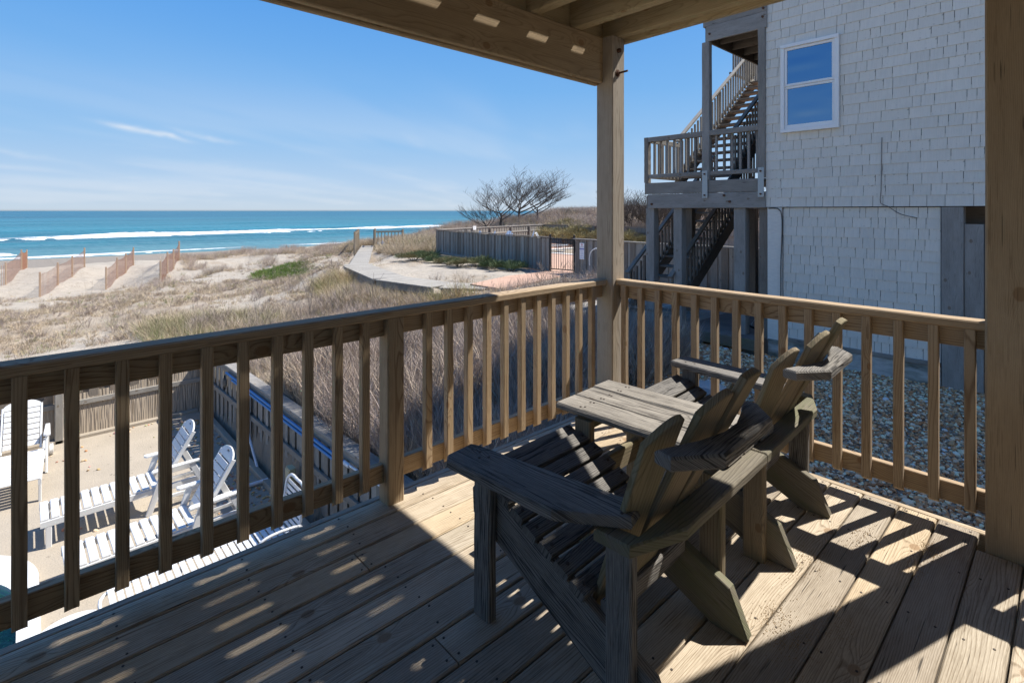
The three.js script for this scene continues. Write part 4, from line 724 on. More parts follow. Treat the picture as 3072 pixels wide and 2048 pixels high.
  const f3 = thing('pool_fence', 'sun-capped fence along the seaward side of the community pool, under the bare tree', 'fence', [21, -.8, -23.8]); boards(f3, FAR1, -.76, .44, .135, .012, M.greyD, false);
  for (const s of [.22, .42, .62, .82]) { const x = mix(15.3, 26.6, s), z = mix(-22.2, -25.5, s) + .09; part('post', bx(x - .05, x + .05, -.8, .38, z - .05, z + .05, 'y').sub ? null : bx(x - .05 - 21, x + .05 - 21, 0, 1.18, z - .05 + 23.8, z + .05 + 23.8, 'y'), M.greyB, f3); }
  const f4 = thing('pool_fence', 'brownish fence along the far side of the community pool, below the dune', 'fence', [26, -.8, -14]); boards(f4, FAR2, -.76, .45, .135, .012, tint(M.grey, .78, .66, .58), false);
  for (let z = -23; z < -4; z += 2.4) part('post', bx(-.14 - .08, -.03 - .08, 0, 1.24, z + 14 - .05, z + 14 + .05, 'y').translate(mix(.6, -.2, sstep(-25.5, -10, z)), 0, 0), tint2(M.grey), f4);
  // black steel gate between square posts
  const g = thing('pool_gate', 'black steel gate with upright bars in the pool fence', 'gate', [13.955, -.76, -12.46], Math.atan2(.19, .92));
  for (const z of [-.49, .49]) { part('gate_post', bx(-.03, .03, 0, 1.27, z - .03, z + .03, 'y', { r: .004 }), M.iron, g); part('post_cap', new THREE.SphereGeometry(.035, 8, 6).translate(0, 1.29, z), M.iron, g); }
  for (const y of [.06, 1.13]) part('gate_rail', bx(-.016, .016, y, y + .035, -.455, .455, 'z', { r: .003 }), M.iron, g);
  for (let i = 0; i < 10; i++) part('bar', bx(-.008, .008, .097, 1.128, -.42 + i * .0933 - .008, -.42 + i * .0933 + .008, 'y', { r: .002 }), M.iron, g);
  part('latch', bx(-.05, .05, .72, 1.1, .50, .54, 'y', { r: .01 }), M.iron, g);
  // signs: white boards with print
  function sign(name, label, pos, turn, w, h, draw, px = 256) {
    const o = thing(name, label, 'sign', pos, turn); const c = document.createElement('canvas'); c.width = px; c.height = Math.round(px * h / w); draw(c.getContext('2d'), c.width, c.height);
    const t = new THREE.CanvasTexture(c); t.colorSpace = THREE.SRGBColorSpace; const m = new THREE.MeshStandardMaterial({ map: t, roughness: .6 });
    part('panel', new THREE.BoxGeometry(w, h, .012).toNonIndexed(), M.white, o); part('print', new THREE.PlaneGeometry(w - .006, h - .006).toNonIndexed().translate(0, 0, .0085), m, o);
  }
  const [sx, sz] = polyAt(FRIGHT, .45);
  sign('pool_sign', 'white pool rules sign with a red circle and blue band, right of the gate', [sx - .06, .02, sz], -Math.PI / 2, .205, .56, (c, w, h) => {
    c.fillStyle = '#f2f2f2'; c.fillRect(0, 0, w, h); c.strokeStyle = '#c02020'; c.lineWidth = 12; c.beginPath(); c.arc(w / 2, w * .28, w * .17, 0, 7); c.stroke(); c.fillStyle = '#222'; c.fillRect(w * .38, w * .26, w * .24, 10); c.beginPath(); c.moveTo(w * .38, w * .16); c.lineTo(w * .62, w * .40); c.stroke();
    c.fillStyle = '#333'; c.font = 'bold 34px sans-serif'; c.textAlign = 'center'; c.fillText('NO SMOKING', w / 2, w * .68); c.fillStyle = '#2a3f9a'; c.fillRect(8, w * .86, w - 16, 62); c.fillStyle = '#fff'; c.fillText('POOL RULES', w / 2, w * .86 + 44);
    c.fillStyle = '#9aa0b8'; for (let y = w * 1.22, k = 0; y < h - 30; y += 26, k++) if (k % 4 !== 3) c.fillRect(20, y, w * (.6 + .25 * hash(k, 1, 5)), 8);
  });
  const [s2x, s2z] = polyAt(FAR1, 3.3);
  sign('fence_sign', 'small white sign on the cap of the seaward pool fence', [s2x, .44, s2z + .09], .2, .26, .22, (c, w, h) => { c.fillStyle = '#eceae6'; c.fillRect(0, 0, w, h); c.fillStyle = '#777'; for (let i = 0; i < 3; i++) c.fillRect(60, 60 + i * 45, 136 - i * 30, 14); });
  const pp = thing('bent_pipe', 'white bent pipe standing against the fence right of the pool sign', 'pipe', [13.62, -.4, -10.95]); part('pipe', tubeAlong([[0, 0, 0], [0, .25, 0], [.0, .45, .06], [0, .56, .22], [0, .58, .42]], .02, 8, 24), M.white, pp);
  // small garden chairs and loungers by that pool
  const ch = thing('pool_chair', 'x', 'chair', [0, 0, 0]); const bl = flat(.62, .74, .84, .5);
  for (let i = -3; i <= 3; i++) part('back_slat', bar(V(i * .065, .28, .15), V(i * .085, 1.0 - .035 * i * i, .42), .068, .018, { r: .004, up: V(1, 0, 0) }), bl, ch);
  for (let i = 0; i < 5; i++) part('seat_slat', bx(-.25, .25, .33 - i * .03, .35 - i * .03, -.40 + i * .11, -.31 + i * .11, 'x', { r: .004 }), bl, ch);
  for (const s of [-1, 1]) { part('leg', bx(s * .28 - .015, s * .28 + .015, 0, .52, -.40, -.31, 'y'), bl, ch); part('leg', bar(V(s * .25, .34, -.38), V(s * .25, .02, .38), .09, .025), bl, ch); part('arm', bx(s * .30 - .06, s * .30 + .06, .525, .55, -.45, .28, 'z'), bl, ch); }
  const lab = ['pale blue slatted pool chair leftmost behind the curved fence', 'pale blue slatted pool chair second from the left behind the curved fence', 'pale blue slatted pool chair third from the left behind the curved fence', 'pale blue slatted pool chair nearest the pale lounger behind the curved fence'];
  [[17.75, -22.3, .6], [18.3, -21.75, .3], [19.07, -21.1, 1.2], [19.9, -20.4, .1]].forEach(([x, z, a], i) => { const c = i ? ch.clone() : ch; if (i) { c.name = numbered('pool_chair'); scene.add(c); } c.userData = { label: lab[i], category: 'chair', group: 'pale blue chairs round the community pool' }; c.position.set(x, G, z); c.rotation.y = a + .75; c.scale.setScalar(1.08); });
  const ml = (label, x, z, turn, raised) => { const t = thing('pool_lounger', label, 'sun lounger', [x, G, z], turn), tb = p => tubeAlong(p, .016, 6, 24), mesh = flat(.16, .17, .18, .7); for (const s of [-.3, .3]) { part('frame', tb([[-1.3, .34, s], [0, .36, s], raised ? [.45, .98, s] : [.6, .36, s]]), M.white, t); part('leg', tb([[-1.0, .34, s], [-1.12, 0, s], [-.8, 0, s], [-.75, .34, s]]), M.white, t); part('leg', tb([[-.1, .34, s], [-.2, 0, s], [.2, 0, s], [.2, .36, s]]), M.white, t); } part('sling', bx(-1.28, 0, .345, .352, -.285, .285, 'x'), mesh, t); part('back_sling', bar(V(.02, .38, 0), V(raised ? .44 : .6, raised ? .97 : .37, 0), .008, .56), mesh, t); part('top_bar', tb([[raised ? .45 : .6, raised ? .98 : .37, -.3], [raised ? .45 : .6, raised ? .98 : .37, .3]]), M.white, t); };
  ml('white-framed pool lounger with its dark back raised above the curved fence', 20.5, -19.6, 2.2, true); ml('low white-framed pool lounger seen through the gate beyond the water', 22.1, -21.2, .5, false);
  const tb = thing('umbrella_table', 'pale small table among the chairs behind the curved fence', 'table', [18.7, G, -22.2]); part('top', new THREE.CylinderGeometry(.4, .4, .03, 20).translate(0, .72, 0), bl, tb); part('stem', new THREE.CylinderGeometry(.03, .03, .72, 8).translate(0, .36, 0), M.white, tb);
}
{ // boardwalk to the beach
  const bw = structure('boardwalk'), L = polyLen(WALK), y = -.80, R = mulberry(9);
  for (let d = .05, k = 0; d < L; d += .148, k++) { const [x, z, a] = polyAt(WALK, d), hw = d < 9 ? .56 : .38; part('plank', bx(-hw, hw, y - .04, y - .004 * R(), -.07, .07, 'x', { r: .004 }).rotateY(a + (R() - .5) * .01).translate(x, 0, z), pick([M.greyD, M.greyD, M.grey]), bw); }
  for (let i = 0; i + 1 < WALK.length; i++) for (const s of [-1, 1]) { const [x0, z0] = WALK[i], [x1, z1] = WALK[i + 1], a = Math.atan2(x1 - x0, z1 - z0), hw = (i < 3 ? .52 : .34) * s, ox = Math.cos(a) * hw, oz = -Math.sin(a) * hw; part('stringer', bar(V(x0 + ox, y - .145, z0 + oz), V(x1 + ox, y - .145, z1 + oz), .20, .04), M.greyB, bw); }
  // railing where the walk drops to the beach
  const rl = (name, label, pts, m) => { const t = thing(name, label, 'railing', [pts[0][0], -.8, pts[0][1]]), L = polyLen(pts), q = (d, y) => { const [x, z] = polyAt(pts, d); return V(x - pts[0][0], y, z - pts[0][1]); };
    for (let d = 0; d <= L + .01; d += L / Math.max(1, Math.round(L / 1.6))) part('post', bar(q(Math.min(d, L - .001), -.6), q(Math.min(d, L - .001), 1.05), .10, .10, { up: V(1, 0, 0) }), m, t);
    part('top_rail', bar(q(0, .92), q(L - .001, .92), .09, .05), m, t); part('lower_rail', bar(q(0, .22), q(L - .001, .22), .08, .04), m, t);
    for (let d = .2; d < L - .1; d += .21) part('baluster', bar(q(d, .2), q(d, .92), .045, .045, { up: V(1, 0, 0) }), m, t); };
  const m = tint(M.post, .85, .8, .72);
  rl('beach_railing', 'left handrail at the seaward end of the beach boardwalk', [[13.25, -27.0], [15.4, -30.9]], m);
  rl('beach_railing', 'right handrail running off the seaward end of the beach boardwalk', [[15.6, -29.2], [16.6, -31.0]], m);
  rl('beach_railing', 'cross rail with upright bars right of the boardwalk end', [[15.6, -29.15], [17.3, -28.75]], m);
  const toys = [[.0, .0, .09, .10, .26, .60], [.3, .05, .1, .55, .30, .06], [.62, .1, .12, .62, .40, .10], [.9, .0, .09, .60, .12, .10], [-.3, .1, .08, .5, .52, .5]];
  toys.forEach(([dx, dz, r, R0, G0, B0], i) => { const t = thing('beach_toy', ['small blue beach toy by the cross rail', 'small green beach toy by the cross rail', 'orange and yellow beach toy at the end of the cross rail', 'small red beach toy by the cross rail', 'pale beach toy beside the boardwalk end'][i], 'toy', [15.9 + dx, -.75, -28.75 + dz]); const h = mulberry(i + 60)(); part('bucket', new THREE.CylinderGeometry(r * 1.2, r * .85, r * 2.2, 12).translate(0, r * 1.1 + .05, 0), flat(R0, G0, B0, .4), t); part('handle', new THREE.TorusGeometry(r * 1.05, r * .1, 5, 14, Math.PI).rotateY(h * 3).translate(0, r * 2.2 + .05, 0), flat(R0, G0, B0, .4), t); });
  // low grey deck beside the stair platform, seen under the railing
  const dk = thing('walk_deck', 'low grey plank deck below the railing, joining the stair platform', 'walkway', [9.3, -.95, -6.4]), Q = (n, g, m) => part(n, g.translate(-9.3, .95, 6.4), m, dk);
  for (let i = 0; i < 20; i++) Q('walk_plank', bx(8.14, 11.4, -.785, -.748 - .003 * hash(i, 2, 3), -7.88 + i * .1445, -7.745 + i * .1445, 'x', { r: .004, seg: 3, wob: .002 }), pick([M.greyB, M.grey, M.greyD]));
  Q('edge_board', bx(8.10, 8.135, -.93, -.755, -7.88, -5.0, 'z', { r: .004, seg: 4, wob: .003 }), M.grey); Q('edge_board', bx(8.16, 8.195, -1.12, -.94, -7.8, -5.0, 'z', { r: .004, seg: 4, wob: .003 }), M.greyB); Q('edge_board', bx(8.14, 11.4, -.95, -.755, -7.925, -7.89, 'x', { r: .004 }), M.greyB);
}

/* ---------- plants ---------- */
function ribbons(n, fn) { // n blades, each a bent tapering strip
  const pos = [], nor = [], idx = [];
  for (let i = 0; i < n; i++) {
    const { p, dir, len, w, bend, seg = 3, side } = fn(i), a = side ?? rnd() * 6.28, s = V(Math.cos(a), 0, Math.sin(a)), c = p.clone(), d = dir.clone().normalize(), b0 = pos.length / 3;
    for (let k = 0; k <= seg; k++) { const t = k / seg, ww = w * (1 - t * .92) / 2; pos.push(c.x - s.x * ww, c.y - s.y * ww, c.z - s.z * ww, c.x + s.x * ww, c.y + s.y * ww, c.z + s.z * ww); const N = s.clone().cross(d).normalize(); nor.push(N.x, N.y, N.z, N.x, N.y, N.z); if (k < seg) idx.push(b0 + k * 2, b0 + k * 2 + 1, b0 + k * 2 + 2, b0 + k * 2 + 1, b0 + k * 2 + 3, b0 + k * 2 + 2); c.addScaledVector(d, len / seg); d.add(bend).normalize(); }
  }
  const g = new THREE.BufferGeometry(); g.setAttribute('position', new THREE.Float32BufferAttribute(pos, 3)); g.setAttribute('normal', new THREE.Float32BufferAttribute(nor, 3)); g.setAttribute('uv', new THREE.Float32BufferAttribute(new Float32Array(pos.length / 3 * 2), 2)); g.setIndex(idx); return g;
}
const tuft = (n, h, w, spread, droop) => ribbons(n, () => { const a = rnd() * 6.28, r = rnd() * spread * .25, t = Math.pow(rnd(), .7) * spread; return { p: V(Math.cos(a) * r, -.03, Math.sin(a) * r), dir: V(Math.cos(a) * t, 1, Math.sin(a) * t), len: h * (.5 + .6 * rnd()), w: w * (.7 + .6 * rnd()), bend: V(Math.cos(a) * droop * rnd() - .10, -droop * .4, Math.sin(a) * droop * rnd() - .05) }; });
const scrub = (n, h, w) => { const st = []; for (let i = 0; i < 9; i++) { const a = rnd() * 6.28, l = .2 + .5 * rnd(); st.push([V(Math.cos(a) * .05, -.05, Math.sin(a) * .05), V(Math.cos(a) * l, 1, Math.sin(a) * l).normalize()]); } // twiggy shrub: stems with forking side twigs
  return ribbons(n, i => { const [p, d] = st[i % 9]; if (i < 9) return { p, dir: d, len: h, w: w * 1.8, bend: V(rr(-.1, .1), .02, rr(-.1, .1)), seg: 4 }; const t = .15 + .8 * rnd(), a = rnd() * 6.28, q = .5 + .7 * rnd(); return { p: p.clone().addScaledVector(d, h * t), dir: d.clone().add(V(Math.cos(a) * q, rr(-.1, .5), Math.sin(a) * q)), len: h * (.18 + .3 * rnd()), w, bend: V(rr(-.25, .25), rr(-.05, .25), rr(-.25, .25)), seg: 3 }; }); };
const leafM = (() => { const m = new THREE.MeshStandardMaterial({ roughness: .9, side: THREE.DoubleSide }); return m; })();
function scatter(name, label, category, geos, spots, seed) { // spots: [x, y, z, scale, yaw, [r, g, b], sy]
  const R = mulberry(seed), lists = geos.map(() => []); for (const s of spots) lists[Math.floor(R() * geos.length)].push(s);
  lists.forEach((L, v) => { if (!L.length) return; const im = new THREE.InstancedMesh(geos[v], leafM, L.length), m = new THREE.Matrix4(), q = new THREE.Quaternion(), c = new THREE.Color(); L.forEach((s, i) => { q.setFromEuler(new THREE.Euler((R() - .5) * .3, s[4], (R() - .5) * .3)); im.setMatrixAt(i, m.compose(V(s[0], s[1], s[2]), q, V(s[3], s[3] * (s[6] || 1), s[3]))); im.setColorAt(i, c.setRGB(...s[5])); }); im.name = numbered(name); im.castShadow = im.receiveShadow = true; stuff(tag(im, label, category)); scene.add(im); });
}
const nearPath = (x, z) => { for (let i = 0; i + 1 < WALK.length; i++) { const [x0, z0] = WALK[i], [x1, z1] = WALK[i + 1], dx = x1 - x0, dz = z1 - z0, t = clamp(((x - x0) * dx + (z - z0) * dz) / (dx * dx + dz * dz)); if (Math.hypot(x - x0 - dx * t, z - z0 - dz * t) < .72) return true; } return x > 9.7 && x < 14.2 && z < -11 && z > -13.2; };
const blocked = (x, z) => inYard(x, z) || (z > -12.95 && x < 3.18 && x > -7.4) || (x > 13.5 && x < 26.4 && z > -25.6 && z < 0 && x > 13.6) || nearPath(x, z) || (x > 7.8 && z > -8.2) || (x > 2.6 && z > -2.5 && x < 3.2);
const dryC = (R) => { const t = R(); const c = t < .5 ? [.50, .40, .27] : t < .8 ? [.42, .34, .25] : t < .93 ? [.60, .50, .35] : [.26, .28, .11]; const f = .75 + .5 * R(); return c.map(v => v * f); };
const greyC = R => { const c = R() < .6 ? [.37, .30, .26] : [.46, .37, .28], f = .7 + .6 * R(); return c.map(v => v * f); };
{
  const R = mulberry(888), G1 = [tuft(46, .50, .007, .75, .30), tuft(46, .58, .007, .6, .36), tuft(40, .42, .008, 1.1, .25)], G2 = [scrub(130, .55, .006), scrub(130, .6, .006), scrub(120, .5, .007)], LOW = [tuft(34, .26, .010, 1.5, .2), scrub(80, .24, .010)];
  const grass = [], bush = [], low = [], tall = [];
  const put = (L, x, z, s, c, sy) => L.push([x, groundY(x, z) - .01, z, s, R() * 6.28, c, sy]);
  const inView = (x, z) => { const f = x * sT - z * cT, r = x * cT + z * sT; return f > 1 && Math.abs(r) < f * 1.12 + 1.5; };
  // flat back-dune: matted dry litter, low scrub and clumps
  for (let i = 0; i < 42000; i++) { const x = -9 + 24 * R(), z = -12.9 - 24 * Math.pow(R(), 1.1); if (!inView(x, z) || blocked(x, z)) continue; const l = litter(x, z); const cl = fbm(x * 1.1 + 9, z * 1.1, 123, 3); if (R() > l * (cl < .41 ? .08 : .85) + .012) continue; if (x > 9.8 && z < -13 && z > -25 && R() > .12) continue; put(low, x, z, .35 + .75 * R() * R(), R() < .62 ? dryC(R) : greyC(R)); }
  for (let i = 0; i < 2600; i++) { const x = -9 + 24 * R(), z = -12.9 - 22 * R(); if (!inView(x, z) || blocked(x, z)) continue; const l = fbm(x * .5, z * .5, 71, 3); if (l < .57 || (x > 9.8 && z < -13)) continue; if (R() < .6) put(grass, x, z, .4 + .4 * R(), dryC(R)); else put(bush, x, z, .4 + .45 * R(), greyC(R)); }
  // thick grass and brush between the yard and the boardwalk, nearest the porch
  for (let i = 0; i < 17000; i++) { const x = 3.2 + 8 * R(), z = -2.6 - 13.5 * R(); if (!inView(x, z) || blocked(x, z)) continue; const near = z > -9; if (x > 4.2 && z > -4.3) continue; if (x > 8.0 && z < -8.5) { if (R() > .06) continue; } if (fbm(x * .9, z * .9, 211, 3) < (near ? .33 : .42) && R() > .15) continue; if (R() < (near ? .6 : .3)) put(bush, x, z, (near ? .8 : .4) + .6 * R(), greyC(R), near ? 1.2 : 1); else put(grass, x, z, .42 + .5 * R() * R(), R() < .07 ? [.14, .20, .05] : dryC(R)); }
  for (let i = 0; i < 1500; i++) { const x = 2.2 + 3 * R(), z = -13 - 4 * R(); if (!blocked(x, z)) put(grass, x, z, .5 + .6 * R(), R() < .3 ? [.17, .21, .06] : dryC(R)); }
  // hummocks beside the beach walk, and the dune right of it
  for (let i = 0; i < 9000; i++) { const x = 7 + 17 * R(), z = -29 - 17 * R(); if (blocked(x, z) || !inView(x, z)) continue; const h = fbm(x * .55, z * .55, 61, 3); if (h < .50 + (x > 17 ? -.2 : .03) + .08 * R()) continue; if (R() < .5) put(grass, x, z, .45 + .5 * R(), dryC(R)); else put(bush, x, z, .45 + .5 * R(), greyC(R).map(v => v * 1.1)); }
  for (let i = 0; i < 9000; i++) { const x = 13.8 + 9 * R(), z = -22.8 - 10 * R(); if (nearPath(x, z) || !inView(x, z) || z > -22.2 - (x - 15.3) * .3 - .3) continue; if (R() > .55) continue; put(R() < .75 ? grass : bush, x, z, .6 + .6 * R(), dryC(R)); }
  // the dune behind the community pool
  for (let i = 0; i < 16000; i++) { const x = 24 + 34 * R(), z = -44 + 40 * R(); if (blocked(x, z) || !inView(x, z)) continue; if (x < 26.8 && z > -26) continue; if (x < 27.5 && z < -31.5 && R() > .25) continue; const b = R(); if (b < .5) put(grass, x, z, .8 + .6 * R(), dryC(R).map(v => v * .95)); else put(bush, x, z, .7 + .8 * R(), greyC(R)); }
  // grass along the boardwalk edge and in front of the path
  for (let i = 0; i < 700; i++) { const [x0, z0] = polyAt(WALK, R() * 8), x = x0 - .9 - 1.2 * R(), z = z0 + 1 * R(); if (!blocked(x, z)) put(grass, x, z, .8 + .5 * R(), R() < .25 ? [.24, .24, .09] : R() < .5 ? [.42, .31, .17] : dryC(R)); }
  for (let i = 0; i < 260; i++) { const [x0, z0] = at(1440 + 60 * R(), 895 + 20 * R(), -.85), x = x0 - 1.0 * R(), z = z0 + .8 * R(); if (!blocked(x, z)) put(grass, x, z, 1.0 + .4 * R(), [.40, .29, .15]); }
  // dead twigs and weeds under the side railing
  for (let i = 0; i < 900; i++) { const x = 3.2 + 1.1 * Math.pow(R(), 1.6), z = -2.4 + 3.6 * R(); put(R() < .45 ? low : bush, x, z, .45 + .5 * R(), R() < .06 ? [.10, .16, .04] : greyC(R).map(v => v * .9), .7); }
  for (let i = 0; i < 60; i++) { const x = -3 + 11 * R(), z = -13.5 - 10 * R(); if (!blocked(x, z)) tall.push([x, groundY(x, z), z, .7 + .9 * R(), R() * 6.28, [.42, .34, .25], 1]); }
  scatter('dune_grass', 'dry tan dune grass growing in clumps over the sand', 'grass', G1, grass, 1); scatter('dry_brush', 'grey brown leafless brush growing on the dunes', 'brush', G2, bush, 2); scatter('ground_litter', 'matted dry stems and litter on the sand', 'ground cover', LOW, low, 3);
  scatter('sea_oats', 'thin bare stalks standing above the low grass', 'stalks', [ribbons(5, () => ({ p: V(rr(-.1, .1), 0, rr(-.1, .1)), dir: V(rr(-.15, .15), 1, rr(-.15, .15)), len: .95 * (.7 + .4 * rnd()), w: .006, bend: V(rr(-.06, .06), 0, rr(-.06, .06)), seg: 4 }))], tall, 4);
  // pale spiky clumps by the fence
  const green = [], R2 = mulberry(31); for (let i = 0; i < 1500; i++) { const [x0, z0] = at(790 + 130 * R2(), 815 + 32 * R2(), -1.75); green.push([x0 + (R2() - .5), groundY(x0, z0), z0 + (R2() - .5), .5 + .4 * R2(), R2() * 6.28, [.10 + .05 * R2(), .15 + .06 * R2(), .035], .8]); }
  scatter('green_groundcover', 'patch of low bright green plants on the open sand', 'ground cover', LOW, green, 5);
}
{ // evergreen shrubs: many small needle sprays
  const spray = ribbons(260, () => { const a = rnd() * 6.28, e = Math.acos(rnd() * .95), r = .25 * Math.cbrt(rnd()); const d = V(Math.cos(a) * Math.sin(e), Math.cos(e) * .8 + .1, Math.sin(a) * Math.sin(e)); return { p: d.clone().multiplyScalar(.28 * rnd() + .12), dir: d.clone().add(V(rr(-.4, .4), rr(0, .6), rr(-.4, .4))), len: .13 + .12 * rnd(), w: .020, bend: V(rr(-.1, .1), -.05, rr(-.1, .1)), seg: 2 }; });
  const jm = [flat(.055, .095, .035, .8, { side: THREE.DoubleSide }), flat(.085, .115, .04, .8, { side: THREE.DoubleSide }), flat(.16, .14, .06, .8, { side: THREE.DoubleSide })];
  const S = [[1240, 782, 1.5, 1, 'spreading green juniper left of the curved fence'], [1275, 776, 1.5, 0, 'dark green juniper against the near end of the curved fence, farthest left'], [1318, 786, 1.2, 0, 'dark low juniper at the left corner of the curved fence'], [1345, 795, 1.25, 2, 'yellowing juniper second along the curved fence'], [1377, 802, 1.1, 1, 'bright green juniper third along the curved fence'], [1432, 804, 1.4, 1, 'wide green juniper at the middle of the curved fence'], [1480, 808, 1.1, 0, 'small green juniper with bare twigs in front, by the curved fence'], [1532, 815, 1.35, 0, 'rounded green juniper nearest the gate on the curved fence']];
  for (const [px, py, s, k, label] of S) { const [x, z] = at(px, py, -.82), t = thing('juniper', label, 'shrub', [x, groundY(x, z), z], rnd() * 6, 'junipers along the curved pool fence'); for (let i = 0; i < 3; i++) { const gs = []; for (let j = 0; j < 6; j++) { const a = rnd() * 6.28, q = .42 * s * Math.sqrt(rnd()), e = s * (.30 + .28 * rnd()); gs.push(spray.clone().scale(e, e * .8, e).rotateY(rnd() * 6).translate(Math.cos(a) * q, .06 * s + (1 - q / s) * .12 * s * rnd(), Math.sin(a) * q)); } part('foliage', gs, jm[(k + (i === 2 ? 1 : 0)) % 3], t); } const tr = []; for (let i = 0; i < 6; i++) { const a = i * 1.05; tr.push(rod(V(0, -.05, 0), V(Math.cos(a) * .3 * s, .22 * s, Math.sin(a) * .3 * s), .018, .008, 5)); } part('stem', tr, M.greyDark, t); }
  // broad shrubs on the dune behind the far fence
  const ym = flat(.27, .225, .10, .85, { side: THREE.DoubleSide }), dm = flat(.085, .095, .05, .85, { side: THREE.DoubleSide });
  [[1690, 655, 33, 2.6, 'tawny yellow shrub behind the far fence, left of the corner post', 0], [1740, 652, 33, 2.8, 'tawny yellow shrub behind the far fence, just left of the post', 0], [1715, 640, 38, 2.2, 'tawny shrub a little higher on the dune behind the fence', 0], [1725, 615, 47, 2.4, 'dark green shrub on the dune crest left of the post', 1], [1905, 672, 30, 2.2, 'tawny shrub behind the fence right of the post', 0], [2290, 672, 30, 2.2, 'tawny shrub glimpsed under the stair landing beside the house', 0], [2110, 660, 31, 2.2, 'tawny shrub glimpsed between the treads of the stairs', 0]].forEach(([px, py, f, s, label, k]) => { const u = (px - 1536) / 1577, x = f * (u * cT + sT), z = -f * (cT - u * sT), y = CAM_Y - (py - 632) * f / 1577, t = thing('dune_shrub', label, 'shrub', [x, Math.min(y - .5, groundY(x, z)), z], rnd() * 6); for (let i = 0; i < 3; i++) { const gs = []; for (let j = 0; j < 14; j++) { const a = rnd() * 6.28, q = s * .75 * Math.sqrt(rnd()), e = .62 + .5 * rnd(); gs.push(spray.clone().scale(e, e * .9, e).rotateY(rnd() * 6).translate(Math.cos(a) * q, y - t.position.y - .75 - q * .25 + rr(-.25, .25), Math.sin(a) * q)); } part('foliage', gs, k ? dm : ym, t); } part('stem', [0, 1, 2, 3].map(i => rod(V(0, 0, 0), V(rr(-.8, .8), y - t.position.y - .5, rr(-.8, .8)), .05, .02, 5)), M.greyDark, t); });
}
{ // bare branching trees: recursive limbs, swept to the right by the wind
  const bark0 = flat(.085, .068, .056, .95), barkL = flat(.26, .215, .175, .95);
  function tree(name, label, pos, H, lean, seed, depth = 5, thick = .11, wide = 1, dens = 1) {
    const t = thing(name, label, 'tree', pos), R = mulberry(seed), tr = [], br = [], tw = [], bark = thick < .05 ? barkL : bark0, mn = thick < .05 ? .0022 : .0046, bushy = name === 'bare_bush';
    const kids = bushy ? [16, 6, 5, 3] : thick < .05 ? [5, 4, 3, 3] : [Math.round(7 * dens), 6, 6, 4], lens = (bushy ? [.10, .62, .34, .20, .12] : [.30, .62, .36, .20, .11]).map(v => v * H), rad = [thick, thick * .42, thick * .18, mn * 1.7, mn * 1.2];
    (function grow(p, d, k) {
      const L = lens[k] * (k ? .65 + .7 * R() : 1), n = k === 0 ? 4 : k < 3 ? 5 : 3, pts = []; let q = p.clone(), dd = d.clone(), pr = rad[k];
      for (let i = 0; i < n; i++) { const nd = dd.clone().add(V((R() - .5) * .35, (k ? .11 : .05) + (R() - .5) * .15, (R() - .5) * .35)).addScaledVector(lean, k ? .07 : .03).normalize(), e = q.clone().addScaledVector(nd, L / n), nr = Math.max(mn, mix(rad[k], (rad[k + 1] || mn) * .9, (i + 1) / n)); (k === 0 ? tr : k < 3 ? br : tw).push(rod(q, e, pr, nr, k < 1 ? 8 : k < 2 ? 5 : 3, false)); q = e; dd = nd; pr = nr; pts.push([q.clone(), dd.clone()]); }
      if (k >= depth) return;
      for (let j = 0; j < kids[k]; j++) { const [c, cd] = pts[Math.min(n - 1, Math.floor((k === 0 ? .35 + .65 * j / kids[0] : .2 + .8 * R()) * n))], a = k === 0 ? j * 2.4 + R() : R() * 6.28, sp = (k === 0 ? 1.35 : .85) * wide; grow(c, cd.clone().multiplyScalar(k === 0 ? .35 : .85).add(V(Math.cos(a) * sp, .12 + .25 * R(), Math.sin(a) * sp)).addScaledVector(lean, .28).normalize(), k + 1); }
    })(V(0, -.2, 0), V(lean.x * .1, 1, lean.z * .1), 0);
    part('trunk', tr, bark, t); stuff(part('branches', br, bark, t)); stuff(part('twigs', tw, bark, t)); return t;
  }
  const rt = V(cT, 0, sT); // to the right as seen from the porch
  const place = (px, f, y) => { const u = (px - 1536) / 1577; return [f * (u * cT + sT), y, -f * (cT - u * sT)]; };
  tree('bare_tree', 'tall leafless tree on the dune behind the pool fence, branches swept right', place(1556, 42, .55), 3.9, rt.clone().multiplyScalar(.8), 1207, 4, .15, 1.45);
  tree('bare_tree', 'smaller leafless tree just left of the tall one on the dune', place(1502, 41, .35), 3.4, rt.clone().multiplyScalar(-.1), 77, 4, .12, 1.35, .8);
  tree('bare_tree', 'leafless tree right of the tall one, leaning right on the dune', place(1612, 43, .9), 3.1, rt.clone().multiplyScalar(1.1), 319, 4, .10, 1.35, .8);
  tree('bare_tree', 'low leafless tree sprawling left at the dune edge toward the sea', place(1462, 39.5, -.1), 2.3, rt.clone().multiplyScalar(-1.3), 55, 3, .08, 1.1);
  // big twiggy bushes behind the stair tower
  const tb = [[1905, 33, .1, 2.9, 'large twiggy brown bush right of the corner post'], [1990, 31, .1, 2.9, 'large twiggy brown bush behind the stair tower'], [2085, 31, .3, 2.4, 'twiggy bush behind the lower stairs'], [2260, 30, .2, 2.5, 'twiggy bush between the stair tower and the house']];
  tb.forEach(([px, f, y, h, label], i) => tree('bare_bush', label, place(px, f, y), h, V(0, 0, 0), 600 + i * 13, 4, .07, 1.2, 1.3));
  // small dead bush in front of the path and sapling by the yard fence
  tree('dead_shrub', 'small leafless shrub beside the terracotta path', [...(() => { const [x, z] = at(1650, 850, -.85); return [x, -.88, z]; })()], .9, V(0, 0, 0), 41, 3, .012, 1);
  tree('dead_shrub', 'pale leafless shrub at the fence below the pool sign', [...(() => { const [x, z] = at(1768, 845, -.85); return [x, -.85, z]; })()], .8, V(0, 0, 0), 47, 3, .012, 1);
